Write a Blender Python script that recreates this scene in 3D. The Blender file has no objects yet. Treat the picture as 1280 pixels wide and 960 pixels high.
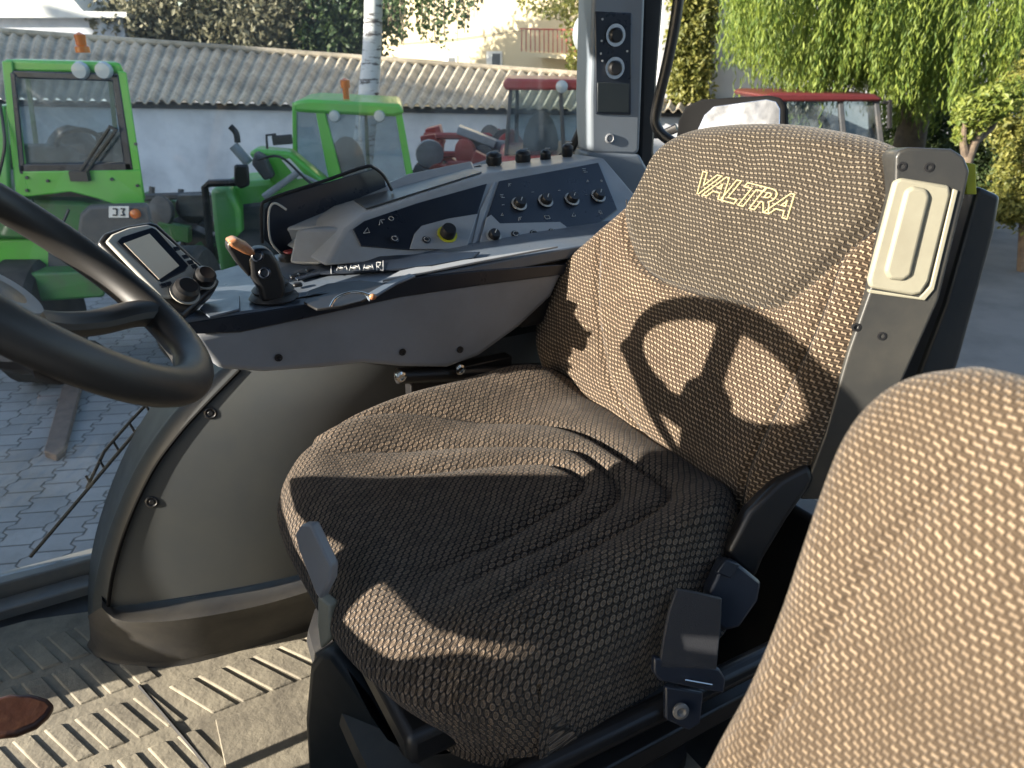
import bpy, bmesh, math, random
import numpy as np
from mathutils import Vector, Matrix

# ------------------------------------------------------------------ camera
F_PX, CX, CY, PITCH, CAM_Z = 931.0, 640.0, 480.0, math.radians(23.8), 1.15
sc = bpy.context.scene
COL = sc.collection
cam_d = bpy.data.cameras.new('camera'); cam = bpy.data.objects.new('camera', cam_d); COL.objects.link(cam)
cam.location = (0, 0, CAM_Z); cam.rotation_euler = (math.pi/2-PITCH, 0, 0)
cam_d.sensor_width = 36; cam_d.lens = 36*F_PX/1280; cam_d.clip_start = 0.02; cam_d.clip_end = 2000
cam_d.dof.use_dof = True; cam_d.dof.focus_distance = 1.15; cam_d.dof.aperture_fstop = 9.0
sc.camera = cam
sc.render.resolution_x = 1024; sc.render.resolution_y = 768

# ------------------------------------------------------------------ cab axes: u rearward, v to the tractor's right, z up
A = math.radians(60)
UV_ = Vector((math.sin(A), math.cos(A), 0)); VV_ = Vector((-math.cos(A), math.sin(A), 0))
CAB = Matrix(((UV_.x, VV_.x, 0, 0), (UV_.y, VV_.y, 0, 0), (0, 0, 1, 0), (0, 0, 0, 1)))
WORLD = Matrix.Identity(4)

# ------------------------------------------------------------------ light
SUN = Vector((.956, -.125, -.285))                     # travel direction in cab axes
sunw = (CAB.to_3x3() @ SUN).normalized()
w = bpy.data.worlds.new('World'); sc.world = w; w.use_nodes = True
nt = w.node_tree; nt.nodes.clear()
sky = nt.nodes.new('ShaderNodeTexSky'); sky.sky_type = 'NISHITA'; sky.sun_disc = False
sky.sun_elevation = math.asin(-sunw.z); sky.sun_rotation = math.atan2(-sunw.x, -sunw.y)
sky.altitude = 200; sky.air_density = 1.0; sky.dust_density = 1.2; sky.ozone_density = 1.0
bg = nt.nodes.new('ShaderNodeBackground'); bg.inputs[1].default_value = 0.108
ow = nt.nodes.new('ShaderNodeOutputWorld')
nt.links.new(sky.outputs[0], bg.inputs[0]); nt.links.new(bg.outputs[0], ow.inputs[0])
sd = bpy.data.lights.new('sun', 'SUN'); sd.energy = 5.0; sd.angle = math.radians(0.53); sd.color = (1, .91, .78)
so = bpy.data.objects.new('sun', sd); COL.objects.link(so)
so.rotation_euler = sunw.to_track_quat('-Z', 'Y').to_euler()
sc.view_settings.view_transform = 'Standard'; sc.view_settings.look = 'None'
sc.view_settings.exposure = 1.82; sc.view_settings.gamma = 1; sc.view_settings.use_curve_mapping = False

random.seed(7); rng = np.random.default_rng(7)
# ------------------------------------------------------------------ photo geometry helpers: a sight line met with a real plane
def ray(px, py):
    dx = (px-CX)/F_PX; dy = -(py-CY)/F_PX; c, s = math.cos(PITCH), math.sin(PITCH)
    return Vector((dx, c+dy*s, -s+dy*c))
CAMW = Vector((0, 0, CAM_Z)); CABI = CAB.inverted()
def onp(px, py, p0, n, frame=CAB):
    r = frame.to_3x3().inverted() @ ray(px, py); c = frame.inverted() @ CAMW
    p0 = Vector(p0); n = Vector(n)
    return c + r*((p0-c).dot(n)/r.dot(n))
def atv(px, py, v): return onp(px, py, (0, v, 0), (0, 1, 0))
def atz(px, py, z): return onp(px, py, (0, 0, z), (0, 0, 1))
def aty(px, py, Y): return onp(px, py, (0, Y, 0), (0, 1, 0), WORLD)
GZ = -1.3
def atg(px, py): return onp(px, py, (0, 0, GZ), (0, 0, 1), WORLD)

# ------------------------------------------------------------------ materials
def newmat(name):
    m = bpy.data.materials.new(name); m.use_nodes = True
    b = m.node_tree.nodes['Principled BSDF']; return m, m.node_tree, b
def mth(nt, op, a, b=None, c=None, clamp=False):
    n = nt.nodes.new('ShaderNodeMath'); n.operation = op; n.use_clamp = clamp
    for i, x in enumerate((a, b, c)):
        if x is None: continue
        if isinstance(x, (int, float)): n.inputs[i].default_value = x
        else: nt.links.new(x, n.inputs[i])
    return n.outputs[0]
def mixc(nt, f, a, b):
    n = nt.nodes.new('ShaderNodeMix'); n.data_type = 'RGBA'
    if isinstance(f, (int, float)): n.inputs[0].default_value = f
    else: nt.links.new(f, n.inputs[0])
    for i, x in ((6, a), (7, b)):
        if isinstance(x, tuple): n.inputs[i].default_value = (*x, 1) if len(x) == 3 else x
        else: nt.links.new(x, n.inputs[i])
    return n.outputs[2]
def noise(nt, scale, detail=3, vec=None, rough=.55):
    n = nt.nodes.new('ShaderNodeTexNoise'); n.inputs['Scale'].default_value = scale
    n.inputs['Detail'].default_value = detail; n.inputs['Roughness'].default_value = rough
    if vec is not None: nt.links.new(vec, n.inputs['Vector'])
    return n.outputs[0]
def ramp(nt, f, lo, hi):
    n = nt.nodes.new('ShaderNodeMapRange'); n.inputs[1].default_value = lo; n.inputs[2].default_value = hi
    nt.links.new(f, n.inputs[0]); return n.outputs[0]
def objco(nt):
    return nt.nodes.new('ShaderNodeTexCoord').outputs['Object']
def bump(nt, b, h, strength, dist):
    n = nt.nodes.new('ShaderNodeBump'); n.inputs['Strength'].default_value = strength; n.inputs['Distance'].default_value = dist
    nt.links.new(h, n.inputs['Height']); nt.links.new(n.outputs[0], b.inputs['Normal'])
def plain(name, col, rough=.5, metal=0.0, dirt=None, dscale=6, damt=.4, bscale=0, bamt=.2, bdist=.002, spec=None, coat=0):
    m, nt, b = newmat(name)
    co = objco(nt)
    c2 = dirt if dirt else tuple(x*.75 for x in col)
    n = noise(nt, dscale, 6, co, .65)
    f = mth(nt, 'MULTIPLY', ramp(nt, n, .42, .68), damt)
    nt.links.new(mixc(nt, f, col, c2), b.inputs['Base Color'])
    r = mth(nt, 'ADD', mth(nt, 'MULTIPLY', noise(nt, dscale*3, 4, co), .25), rough-.12)
    nt.links.new(r, b.inputs['Roughness']); b.inputs['Metallic'].default_value = metal
    if spec is not None: b.inputs['Specular IOR Level'].default_value = spec
    if coat: b.inputs['Coat Weight'].default_value = coat; b.inputs['Coat Roughness'].default_value = .1
    if bscale: bump(nt, b, noise(nt, bscale, 3, co), bamt, bdist)
    return m
def glow(name, col, s):
    m, nt, b = newmat(name); b.inputs['Base Color'].default_value = (0, 0, 0, 1)
    b.inputs['Emission Color'].default_value = (*col, 1); b.inputs['Emission Strength'].default_value = s; return m
def glassmat(name, tint=(.93, .96, .95), dust=.03, refl=1.0, dcol=(.5, .5, .48)):
    m = bpy.data.materials.new(name); m.use_nodes = True; nt = m.node_tree; nt.nodes.clear()
    o = nt.nodes.new('ShaderNodeOutputMaterial'); t = nt.nodes.new('ShaderNodeBsdfTransparent'); t.inputs[0].default_value = (*tint, 1)
    g = nt.nodes.new('ShaderNodeBsdfGlossy'); g.inputs['Roughness'].default_value = .01; g.inputs[0].default_value = (.9, .95, 1, 1)
    fr = nt.nodes.new('ShaderNodeFresnel'); fr.inputs[0].default_value = 1.45
    d = nt.nodes.new('ShaderNodeBsdfDiffuse'); d.inputs[0].default_value = (*dcol, 1)
    m1 = nt.nodes.new('ShaderNodeMixShader'); m2 = nt.nodes.new('ShaderNodeMixShader')
    nt.links.new(mth(nt, 'MULTIPLY', fr.outputs[0], refl), m1.inputs[0]); nt.links.new(t.outputs[0], m1.inputs[1]); nt.links.new(g.outputs[0], m1.inputs[2])
    co = objco(nt); nn = mth(nt, 'MULTIPLY', ramp(nt, noise(nt, 3, 7, co, .7), .4, .75), dust)
    nt.links.new(nn, m2.inputs[0]); nt.links.new(m1.outputs[0], m2.inputs[1]); nt.links.new(d.outputs[0], m2.inputs[2])
    nt.links.new(m2.outputs[0], o.inputs[0]); return m
def fabric(name, ground, yarn, yarn2, pu=.0092, pv=.0072, kind=0, bstr=1.0, wobble=.022):
    """woven seat cloth: staggered slanted loops of pale yarn over a dark ground; UVs are metres on the cloth"""
    m, nt, b = newmat(name)
    uv = nt.nodes.new('ShaderNodeUVMap'); uv.uv_map = 'UVMap'
    wob = nt.nodes.new('ShaderNodeTexNoise'); wob.inputs['Scale'].default_value = 9; nt.links.new(uv.outputs[0], wob.inputs['Vector'])
    sx = nt.nodes.new('ShaderNodeSeparateXYZ'); nt.links.new(uv.outputs[0], sx.inputs[0])
    wx = nt.nodes.new('ShaderNodeSeparateXYZ'); nt.links.new(wob.outputs['Color'], wx.inputs[0])
    x = mth(nt, 'ADD', sx.outputs[0], mth(nt, 'MULTIPLY', wx.outputs[0], wobble)); y = mth(nt, 'ADD', sx.outputs[1], mth(nt, 'MULTIPLY', wx.outputs[1], wobble))
    Y = mth(nt, 'DIVIDE', y, pv); row = mth(nt, 'FLOOR', Y)
    X = mth(nt, 'ADD', mth(nt, 'DIVIDE', x, pu), mth(nt, 'MULTIPLY', mth(nt, 'MODULO', mth(nt, 'ABSOLUTE', row), 2.0), .5))
    fx = mth(nt, 'SUBTRACT', mth(nt, 'FRACT', X), .5); fy = mth(nt, 'SUBTRACT', mth(nt, 'FRACT', Y), .5)
    # per stitch variation
    cv = nt.nodes.new('ShaderNodeCombineXYZ'); nt.links.new(mth(nt, 'FLOOR', X), cv.inputs[0]); nt.links.new(row, cv.inputs[1])
    wn = nt.nodes.new('ShaderNodeTexWhiteNoise'); wn.noise_dimensions = '2D'; nt.links.new(cv.outputs[0], wn.inputs['Vector'])
    t = math.radians(38); c, s = math.cos(t), math.sin(t)
    a = mth(nt, 'ADD', mth(nt, 'MULTIPLY', fx, c), mth(nt, 'MULTIPLY', fy, s)); d = mth(nt, 'SUBTRACT', mth(nt, 'MULTIPLY', fy, c), mth(nt, 'MULTIPLY', fx, s))
    # curl of the S
    d = mth(nt, 'ADD', d, mth(nt, 'MULTIPLY', mth(nt, 'SINE', mth(nt, 'MULTIPLY', a, 9.0)), .10))
    e = mth(nt, 'ADD', mth(nt, 'POWER', mth(nt, 'ABSOLUTE', mth(nt, 'DIVIDE', a, .46)), 2.0), mth(nt, 'POWER', mth(nt, 'ABSOLUTE', mth(nt, 'DIVIDE', d, .21)), 2.0))
    mask = ramp(nt, e, 1.2, .45)
    if kind == 1:   # chain of small open ovals
        q = mth(nt, 'SQRT', mth(nt, 'ADD', mth(nt, 'POWER', mth(nt, 'ABSOLUTE', mth(nt, 'DIVIDE', fx, .47)), 2.0), mth(nt, 'POWER', mth(nt, 'ABSOLUTE', mth(nt, 'DIVIDE', mth(nt, 'SUBTRACT', fy, mth(nt, 'MULTIPLY', fx, .35)), .40)), 2.0)))
        mask = mth(nt, 'MAXIMUM', ramp(nt, mth(nt, 'ABSOLUTE', mth(nt, 'SUBTRACT', q, .72)), .34, .08), mth(nt, 'MULTIPLY', mask, .55))
    # thin linking yarn between rows
    ln = ramp(nt, mth(nt, 'ABSOLUTE', mth(nt, 'SUBTRACT', mth(nt, 'ABSOLUTE', fy), .5)), .14, .02)
    fib = noise(nt, 900, 2, uv.outputs[0]); big = noise(nt, 5, 4, uv.outputs[0])
    mk = mth(nt, 'MAXIMUM', mask, mth(nt, 'MULTIPLY', ln, .16))
    mk2 = mth(nt, 'MULTIPLY', mk, mth(nt, 'ADD', mth(nt, 'MULTIPLY', wn.outputs[0], .55), .55), clamp=True)
    yc = mixc(nt, ramp(nt, big, .35, .65), yarn, yarn2)
    col = mixc(nt, mk2, ground, yc)
    col = mixc(nt, mth(nt, 'MULTIPLY', fib, .35), col, tuple(g*.6 for g in ground))
    nt.links.new(col, b.inputs['Base Color'])
    b.inputs['Roughness'].default_value = .95; b.inputs['Specular IOR Level'].default_value = .12
    b.inputs['Sheen Weight'].default_value = .12; b.inputs['Sheen Roughness'].default_value = .5
    h = mth(nt, 'ADD', mk, mth(nt, 'MULTIPLY', fib, .25))
    bump(nt, b, h, bstr, .0016)
    return m

M = {}
M['cloth'] = fabric('seat_cloth', (.034, .024, .016), (.44, .33, .225), (.35, .26, .18), pu=.0088, pv=.0068)
M['cloth_head'] = fabric('seat_cloth_head', (.026, .021, .016), (.235, .195, .14), (.20, .165, .12), pu=.0088, pv=.0068)
M['cloth_cushion'] = fabric('seat_cloth_cushion', (.010, .009, .0085), (.36, .265, .185), (.28, .21, .15), pu=.0114, pv=.0064, kind=1, bstr=1.7)
M['cloth_near'] = fabric('seat_cloth_near', (.050, .036, .024), (.35, .265, .18), (.22, .165, .11), pu=.0074, pv=.0062, wobble=.036, bstr=.8)
M['black'] = plain('black_plastic', (.012, .012, .013), .38, dirt=(.04, .037, .033), damt=.25, bscale=500, bamt=.1, bdist=.0005)
M['rubber'] = plain('black_rubber', (.018, .018, .019), .55, dirt=(.07, .063, .05), damt=.5, bscale=60, bamt=.15)
M['wheel'] = plain('wheel_leather', (.022, .021, .020), .46, dirt=(.07, .06, .05), damt=.35, bscale=900, bamt=.12, bdist=.0004)
M['navy'] = plain('dark_panel', (.012, .017, .028), .3, dirt=(.04, .045, .05), damt=.3)
M['deck'] = plain('console_deck', (.10, .125, .16), .32, dirt=(.15, .16, .17), damt=.5, dscale=14)  # blue-grey lifted so the colour carries the sky's sheen
M['grey'] = plain('grey_plastic', (.25, .265, .29), .5, dirt=(.13, .125, .115), damt=.4, dscale=4, bscale=700, bamt=.12, bdist=.0004)
M['lgrey'] = plain('light_grey_plastic', (.29, .31, .33), .42, dirt=(.16, .16, .15), damt=.5, dscale=5, bscale=700, bamt=.1, bdist=.0004)
M['arch'] = plain('wheel_arch_plastic', (.06, .066, .07), .34, dirt=(.085, .088, .08), damt=.6, dscale=3.2, bscale=260, bamt=.10, bdist=.0006)
M['archlip'] = plain('arch_lip_rubber', (.010, .016, .020), .5, dirt=(.025, .03, .03), damt=.6, dscale=5)
M['post'] = plain('pillar_plastic', (.17, .20, .235), .42, dirt=(.15, .155, .16), damt=.4, dscale=4)
M['shell'] = plain('seat_shell_plastic', (.028, .029, .029), .33, dirt=(.065, .062, .052), damt=.5, dscale=7, bscale=500, bamt=.15, bdist=.0004)
M['cream'] = plain('cream_plastic', (.27, .26, .20), .5, dirt=(.20, .185, .14), damt=.6, dscale=9, bscale=600, bamt=.1, bdist=.0004)
M['handle'] = plain('handle_plastic', (.19, .20, .22), .45, dirt=(.2, .19, .17), damt=.4)
M['mat'] = plain('dusty_rubber_mat', (.26, .232, .175), .85, dirt=(.13, .115, .09), damt=.85, dscale=9, bscale=60, bamt=.5, bdist=.004)
M['steel'] = plain('dusty_steel', (.20, .20, .195), .5, .35, dirt=(.30, .27, .22), damt=.8, dscale=7, bscale=90, bamt=.3)
M['matt'] = plain('matt_rubber', (.010, .010, .010), .95, damt=.2, spec=.1)
M['chrome'] = plain('chrome', (.7, .7, .68), .2, 1.0)
M['web'] = plain('belt_webbing', (.03, .032, .038), .6, bscale=700, bamt=.6, bdist=.001)
M['beltnavy'] = plain('belt_plastic', (.022, .028, .042), .35)
M['white'] = plain('white_mark', (.48, .49, .48), .5, damt=.1)
M['thread'] = plain('embroidery', (.42, .36, .19), .8, bscale=900, bamt=.6)
M['yellow'] = plain('yellow_mark', (.55, .55, .03), .5)
M['orange'] = plain('orange_plastic', (.36, .13, .05), .3, dirt=(.55, .40, .25), damt=.6, dscale=40)
M['brown'] = plain('brown_knob', (.10, .042, .028), .38, dirt=(.22, .10, .05), damt=.6, dscale=25, bscale=50, bamt=.3)
M['red'] = plain('red_plastic', (.30, .03, .03), .4)
M['screen'] = plain('lcd_screen', (.78, .68, .54), .22, damt=.15)  # pale tan stands in for light reflected by the blank display
M['termgrey'] = plain('terminal_case', (.46, .45, .41), .42, dirt=(.2, .19, .16), damt=.4)
M['glass'] = glassmat('window_glass', (.965, .98, .975), .07, .8)
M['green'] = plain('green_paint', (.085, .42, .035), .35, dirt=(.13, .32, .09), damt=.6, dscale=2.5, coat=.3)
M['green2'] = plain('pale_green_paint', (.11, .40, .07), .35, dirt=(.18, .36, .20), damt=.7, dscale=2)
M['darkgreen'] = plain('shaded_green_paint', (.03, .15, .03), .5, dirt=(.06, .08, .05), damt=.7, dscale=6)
M['cabglass'] = glassmat('cab_glass', (.60, .68, .71), .26, 1.6, (.45, .50, .52))
M['machred'] = plain('red_paint', (.30, .04, .035), .45, dirt=(.26, .12, .10), damt=.6, dscale=3)
M['darkred'] = plain('dark_red_paint', (.09, .015, .015), .4)
M['tyre'] = plain('tyre_rubber', (.025, .025, .025), .8, dirt=(.08, .07, .06), damt=.6)
M['junk'] = plain('dark_machinery', (.045, .05, .055), .6, dirt=(.10, .09, .08), damt=.8, dscale=4)
M['render'] = plain('whitewashed_wall', (.74, .75, .78), .85, dirt=(.36, .38, .42), damt=.6, dscale=.9, bscale=8, bamt=.2, bdist=.02)
M['housewall'] = plain('cream_render', (.62, .52, .34), .9, dirt=(.62, .50, .31), damt=.5, dscale=.4, bscale=6, bamt=.2, bdist=.02)
M['greywall'] = plain('grey_render', (.44, .45, .47), .9, dirt=(.34, .34, .35), damt=.6, dscale=.6, bscale=6, bamt=.2, bdist=.02)
M['wframe'] = plain('window_frame_white', (.75, .74, .70), .5)
M['wdark'] = plain('window_dark', (.10, .11, .12), .15)
M['wood'] = plain('old_wood', (.16, .12, .10), .8, dirt=(.09, .07, .06), damt=.8, dscale=12, bscale=40, bamt=.4)
M['bark'] = plain('bark', (.16, .12, .08), .9, dirt=(.08, .06, .05), damt=.8, dscale=8, bscale=20, bamt=.6, bdist=.02)
M['mirror'] = plain('mirror_glass', (.95, .96, .97), .14, .92, damt=.05)
M['amber'] = plain('amber_lens', (.55, .13, .01), .2)
M['lamp'] = plain('lamp_lens', (.42, .46, .46), .15)

def leafmat(name, a, b_, trans=.35):
    m, nt, b = newmat(name)
    g = nt.nodes.new('ShaderNodeNewGeometry')
    col = mixc(nt, g.outputs['Random Per Island'], a, b_)
    nt.links.new(col, b.inputs['Base Color']); b.inputs['Roughness'].default_value = .55
    tr = nt.nodes.new('ShaderNodeBsdfTranslucent'); nt.links.new(col, tr.inputs[0])
    mx = nt.nodes.new('ShaderNodeMixShader'); mx.inputs[0].default_value = trans
    o = nt.nodes['Material Output']; nt.links.new(b.outputs[0], mx.inputs[1]); nt.links.new(tr.outputs[0], mx.inputs[2]); nt.links.new(mx.outputs[0], o.inputs[0])
    return m
M['willow'] = leafmat('willow_leaves', (.07, .13, .02), (.26, .32, .05), .4)
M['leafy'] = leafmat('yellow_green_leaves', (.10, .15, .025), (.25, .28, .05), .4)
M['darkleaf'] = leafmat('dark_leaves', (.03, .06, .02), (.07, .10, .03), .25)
M['birchleaf'] = leafmat('birch_leaves', (.045, .08, .03), (.09, .14, .04), .3)
M['hazyleaf'] = leafmat('olive_leaves', (.12, .12, .07), (.27, .25, .16), .35)
M['ivy'] = leafmat('ivy_leaves', (.09, .11, .025), (.27, .26, .06), .35)

# birch bark
m, nt, b = newmat('birch_bark'); co = objco(nt)
mp = nt.nodes.new('ShaderNodeMapping'); mp.inputs['Scale'].default_value = (3, 3, 14); nt.links.new(co, mp.inputs[0])
f = ramp(nt, noise(nt, 1.2, 5, mp.outputs[0], .7), .54, .60)
nt.links.new(mixc(nt, f, (.62, .63, .64), (.10, .09, .09)), b.inputs['Base Color']); b.inputs['Roughness'].default_value = .8; M['birch'] = m
# corrugated roof: weathered fibre cement with moss
m, nt, b = newmat('fibre_cement'); co = objco(nt)
f = ramp(nt, noise(nt, .9, 6, co, .7), .42, .62); c1 = mixc(nt, f, (.52, .44, .33), (.29, .245, .18))
f2 = ramp(nt, noise(nt, 7, 5, co, .7), .50, .70); c2 = mixc(nt, mth(nt, 'MULTIPLY', f2, .6), c1, (.13, .125, .08))
nt.links.new(c2, b.inputs['Base Color']); b.inputs['Roughness'].default_value = .9; M['roof'] = m
# interlocking pavers
m, nt, b = newmat('interlocking_pavers'); co = objco(nt)
mp = nt.nodes.new('ShaderNodeMapping'); mp.inputs['Rotation'].default_value = (0, 0, math.radians(-8)); nt.links.new(co, mp.inputs[0])
sx = nt.nodes.new('ShaderNodeSeparateXYZ'); nt.links.new(mp.outputs[0], sx.inputs[0])
PX, PY = .21, .165
X0 = mth(nt, 'DIVIDE', sx.outputs[0], PX); Y0 = mth(nt, 'DIVIDE', sx.outputs[1], PY)
tri = mth(nt, 'PINGPONG', mth(nt, 'MULTIPLY', Y0, 2.0), 1.0)
X1 = mth(nt, 'ADD', X0, mth(nt, 'MULTIPLY', ramp(nt, tri, .35, .65), .16))
cx_ = mth(nt, 'FLOOR', X1)
Y1 = mth(nt, 'ADD', Y0, mth(nt, 'MULTIPLY', mth(nt, 'MODULO', mth(nt, 'ABSOLUTE', cx_), 2.0), .5))
gx = mth(nt, 'ABSOLUTE', mth(nt, 'SUBTRACT', mth(nt, 'FRACT', X1), .5)); gy = mth(nt, 'ABSOLUTE', mth(nt, 'SUBTRACT', mth(nt, 'FRACT', Y1), .5))
j = mth(nt, 'MAXIMUM', ramp(nt, gx, .462, .49), ramp(nt, gy, .455, .49))
cv = nt.nodes.new('ShaderNodeCombineXYZ'); nt.links.new(cx_, cv.inputs[0]); nt.links.new(mth(nt, 'FLOOR', Y1), cv.inputs[1])
wn = nt.nodes.new('ShaderNodeTexWhiteNoise'); wn.noise_dimensions = '2D'; nt.links.new(cv.outputs[0], wn.inputs['Vector'])
base = mixc(nt, wn.outputs[0], (.20, .205, .21), (.29, .29, .29))
base = mixc(nt, mth(nt, 'MULTIPLY', ramp(nt, noise(nt, 2.2, 7, co, .7), .45, .65), .5), base, (.11, .11, .10))
base = mixc(nt, mth(nt, 'MULTIPLY', noise(nt, 60, 4, co), .3), base, (.30, .30, .29))
nt.links.new(mixc(nt, mth(nt, 'MULTIPLY', j, .85), base, (.035, .033, .03)), b.inputs['Base Color']); b.inputs['Roughness'].default_value = .85
h = mth(nt, 'SUBTRACT', mth(nt, 'MULTIPLY', noise(nt, 40, 4, co), .2), j); bump(nt, b, h, .8, .008); M['paver'] = m
M['asphalt'] = plain('yard_asphalt', (.16, .155, .145), .9, dirt=(.10, .10, .095), damt=.8, dscale=1.5, bscale=35, bamt=.6, bdist=.01)

# ------------------------------------------------------------------ mesh helpers
def NB(): return bmesh.new()
def box(bm, c, s, rot=None):
    mt = Matrix.Translation(c) @ ((rot.to_4x4()) if rot is not None else Matrix.Identity(4)) @ Matrix.Diagonal((*s, 1))
    return bmesh.ops.create_cube(bm, size=1, matrix=mt)['verts']
def prism(bm, pts, ext):
    ext = Vector(ext); a = [bm.verts.new(Vector(p)) for p in pts]; b_ = [bm.verts.new(Vector(p)+ext) for p in pts]; n = len(a)
    bm.faces.new(a); bm.faces.new(b_[::-1])
    for i in range(n): bm.faces.new((a[i], b_[i], b_[(i+1) % n], a[(i+1) % n]))
def pprism(bm, pxs, p0, n, depth, off=0, frame=CAB):
    """outline met with the plane (p0, n), pushed back by depth along -n"""
    n = Vector(n).normalized(); q = Vector(p0)+n*off
    prism(bm, [onp(x, y, q, n, frame) for x, y in pxs], -n*depth)
YD = Vector((0, 1, 0))
def yprism(bm, pxs, Y, depth): prism(bm, [aty(x, y, Y) for x, y in pxs], YD*depth)
def tube(bm, pts, r, n=12, closed=False, flat=None):
    pts = [Vector(p) for p in pts]; N = len(pts); rs = r if isinstance(r, (list, tuple)) else [r]*N; rings = []; up = None
    for i, p in enumerate(pts):
        a = pts[(i-1) % N] if (closed or i > 0) else p; c = pts[(i+1) % N] if (closed or i < N-1) else p
        t = (c-a).normalized()
        if up is None:
            up = Vector((0, 0, 1)) if abs(t.z) < .9 else Vector((1, 0, 0))
        up = (up - t*up.dot(t)).normalized(); s = t.cross(up)
        k = flat if flat else 1.0
        rings.append([bm.verts.new(p+(up*math.cos(2*math.pi*q/n)*k+s*math.sin(2*math.pi*q/n))*rs[i]) for q in range(n)])
    for i in range(N if closed else N-1):
        A_, B_ = rings[i], rings[(i+1) % N]
        for q in range(n): bm.faces.new((A_[q], A_[(q+1) % n], B_[(q+1) % n], B_[q]))
    if not closed: bm.faces.new(rings[0][::-1]); bm.faces.new(rings[-1])
def spline(pts, k=8, closed=False):
    pts = [Vector(p) for p in pts]; N = len(pts); out = []
    for i in range(N if closed else N-1):
        g = lambda j: pts[j % N] if closed else pts[max(0, min(N-1, j))]
        p0, p1, p2, p3 = g(i-1), g(i), g(i+1), g(i+2)
        for q in range(k):
            t = q/k
            out.append(.5*((2*p1)+(p2-p0)*t+(2*p0-5*p1+4*p2-p3)*t*t+(3*p1-p0-3*p2+p3)*t**3))
    if not closed: out.append(pts[-1])
    return out
def lathe(bm, prof, c, ax=(0, 0, 1), n=28):
    """prof: (radius, height) along ax from c"""
    ax = Vector(ax).normalized(); s = ax.orthogonal().normalized(); t = ax.cross(s); c = Vector(c); rings = []
    for r, h in prof:
        rings.append([bm.verts.new(c+ax*h+(s*math.cos(2*math.pi*q/n)+t*math.sin(2*math.pi*q/n))*max(r, 1e-5)) for q in range(n)])
    for A_, B_ in zip(rings, rings[1:]):
        for q in range(n): bm.faces.new((A_[q], A_[(q+1) % n], B_[(q+1) % n], B_[q]))
    bm.faces.new(rings[0][::-1]); bm.faces.new(rings[-1])
def blob(bm, c, r, rot=None, seg=18):
    mt = Matrix.Translation(c) @ (rot.to_4x4() if rot is not None else Matrix.Identity(4)) @ Matrix.Diagonal((*r, 1))
    bmesh.ops.create_uvsphere(bm, u_segments=seg, v_segments=seg//2, radius=1, matrix=mt)
def strip(bm, rows):
    vs = [[bm.verts.new(p) for p in r] for r in rows]
    for a, b_ in zip(vs, vs[1:]):
        for i in range(len(a)-1): bm.faces.new((a[i], a[i+1], b_[i+1], b_[i]))
    return vs

def finish(o, bev, ang=38, segs=2):
    me = o.data
    if len(me.polygons):
        me.polygons.foreach_set('use_smooth', [True]*len(me.polygons)); me.set_sharp_from_angle(angle=math.radians(ang))
    if bev:
        md = o.modifiers.new('bevel', 'BEVEL'); md.width = bev; md.segments = segs; md.limit_method = 'ANGLE'; md.angle_limit = math.radians(30)
        md.harden_normals = False
def tag(o, label=None, cat=None, group=None, kind=None):
    for k, x in (('label', label), ('category', cat), ('group', group), ('kind', kind)):
        if x: o[k] = x
    return o
ROOT = {}
def worldm(o): return ROOT.get(o.name, Matrix.Identity(4))
def thing(name, label, cat, base=(0, 0, 0), group=None, frame=CAB):
    o = bpy.data.objects.new(name, None); COL.objects.link(o); o.empty_display_size = .1
    mw = frame @ Matrix.Translation(base); o.matrix_world = mw; ROOT[o.name] = mw
    return tag(o, label, cat, group)
def obj(name, bm, mat, parent=None, frame=CAB, base=None, bev=0, ang=38, label=None, recalc=True, at=None, segs=2):
    """links bm (coordinates in frame) as one mesh object under parent"""
    if recalc: bmesh.ops.recalc_face_normals(bm, faces=bm.faces)
    me = bpy.data.meshes.new(name)
    if parent is not None: mw = worldm(parent)
    else: mw = frame @ Matrix.Translation(base or (0, 0, 0))
    bm.transform(mw.inverted() @ frame); bm.to_mesh(me); bm.free()
    o = bpy.data.objects.new(name, me); COL.objects.link(o); me.materials.append(M[mat] if isinstance(mat, str) else mat)
    if parent is not None: o.parent = parent
    else: o.matrix_world = mw
    ROOT[o.name] = mw
    finish(o, bev, ang, segs)
    if label: o['label'] = label
    return o

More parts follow.
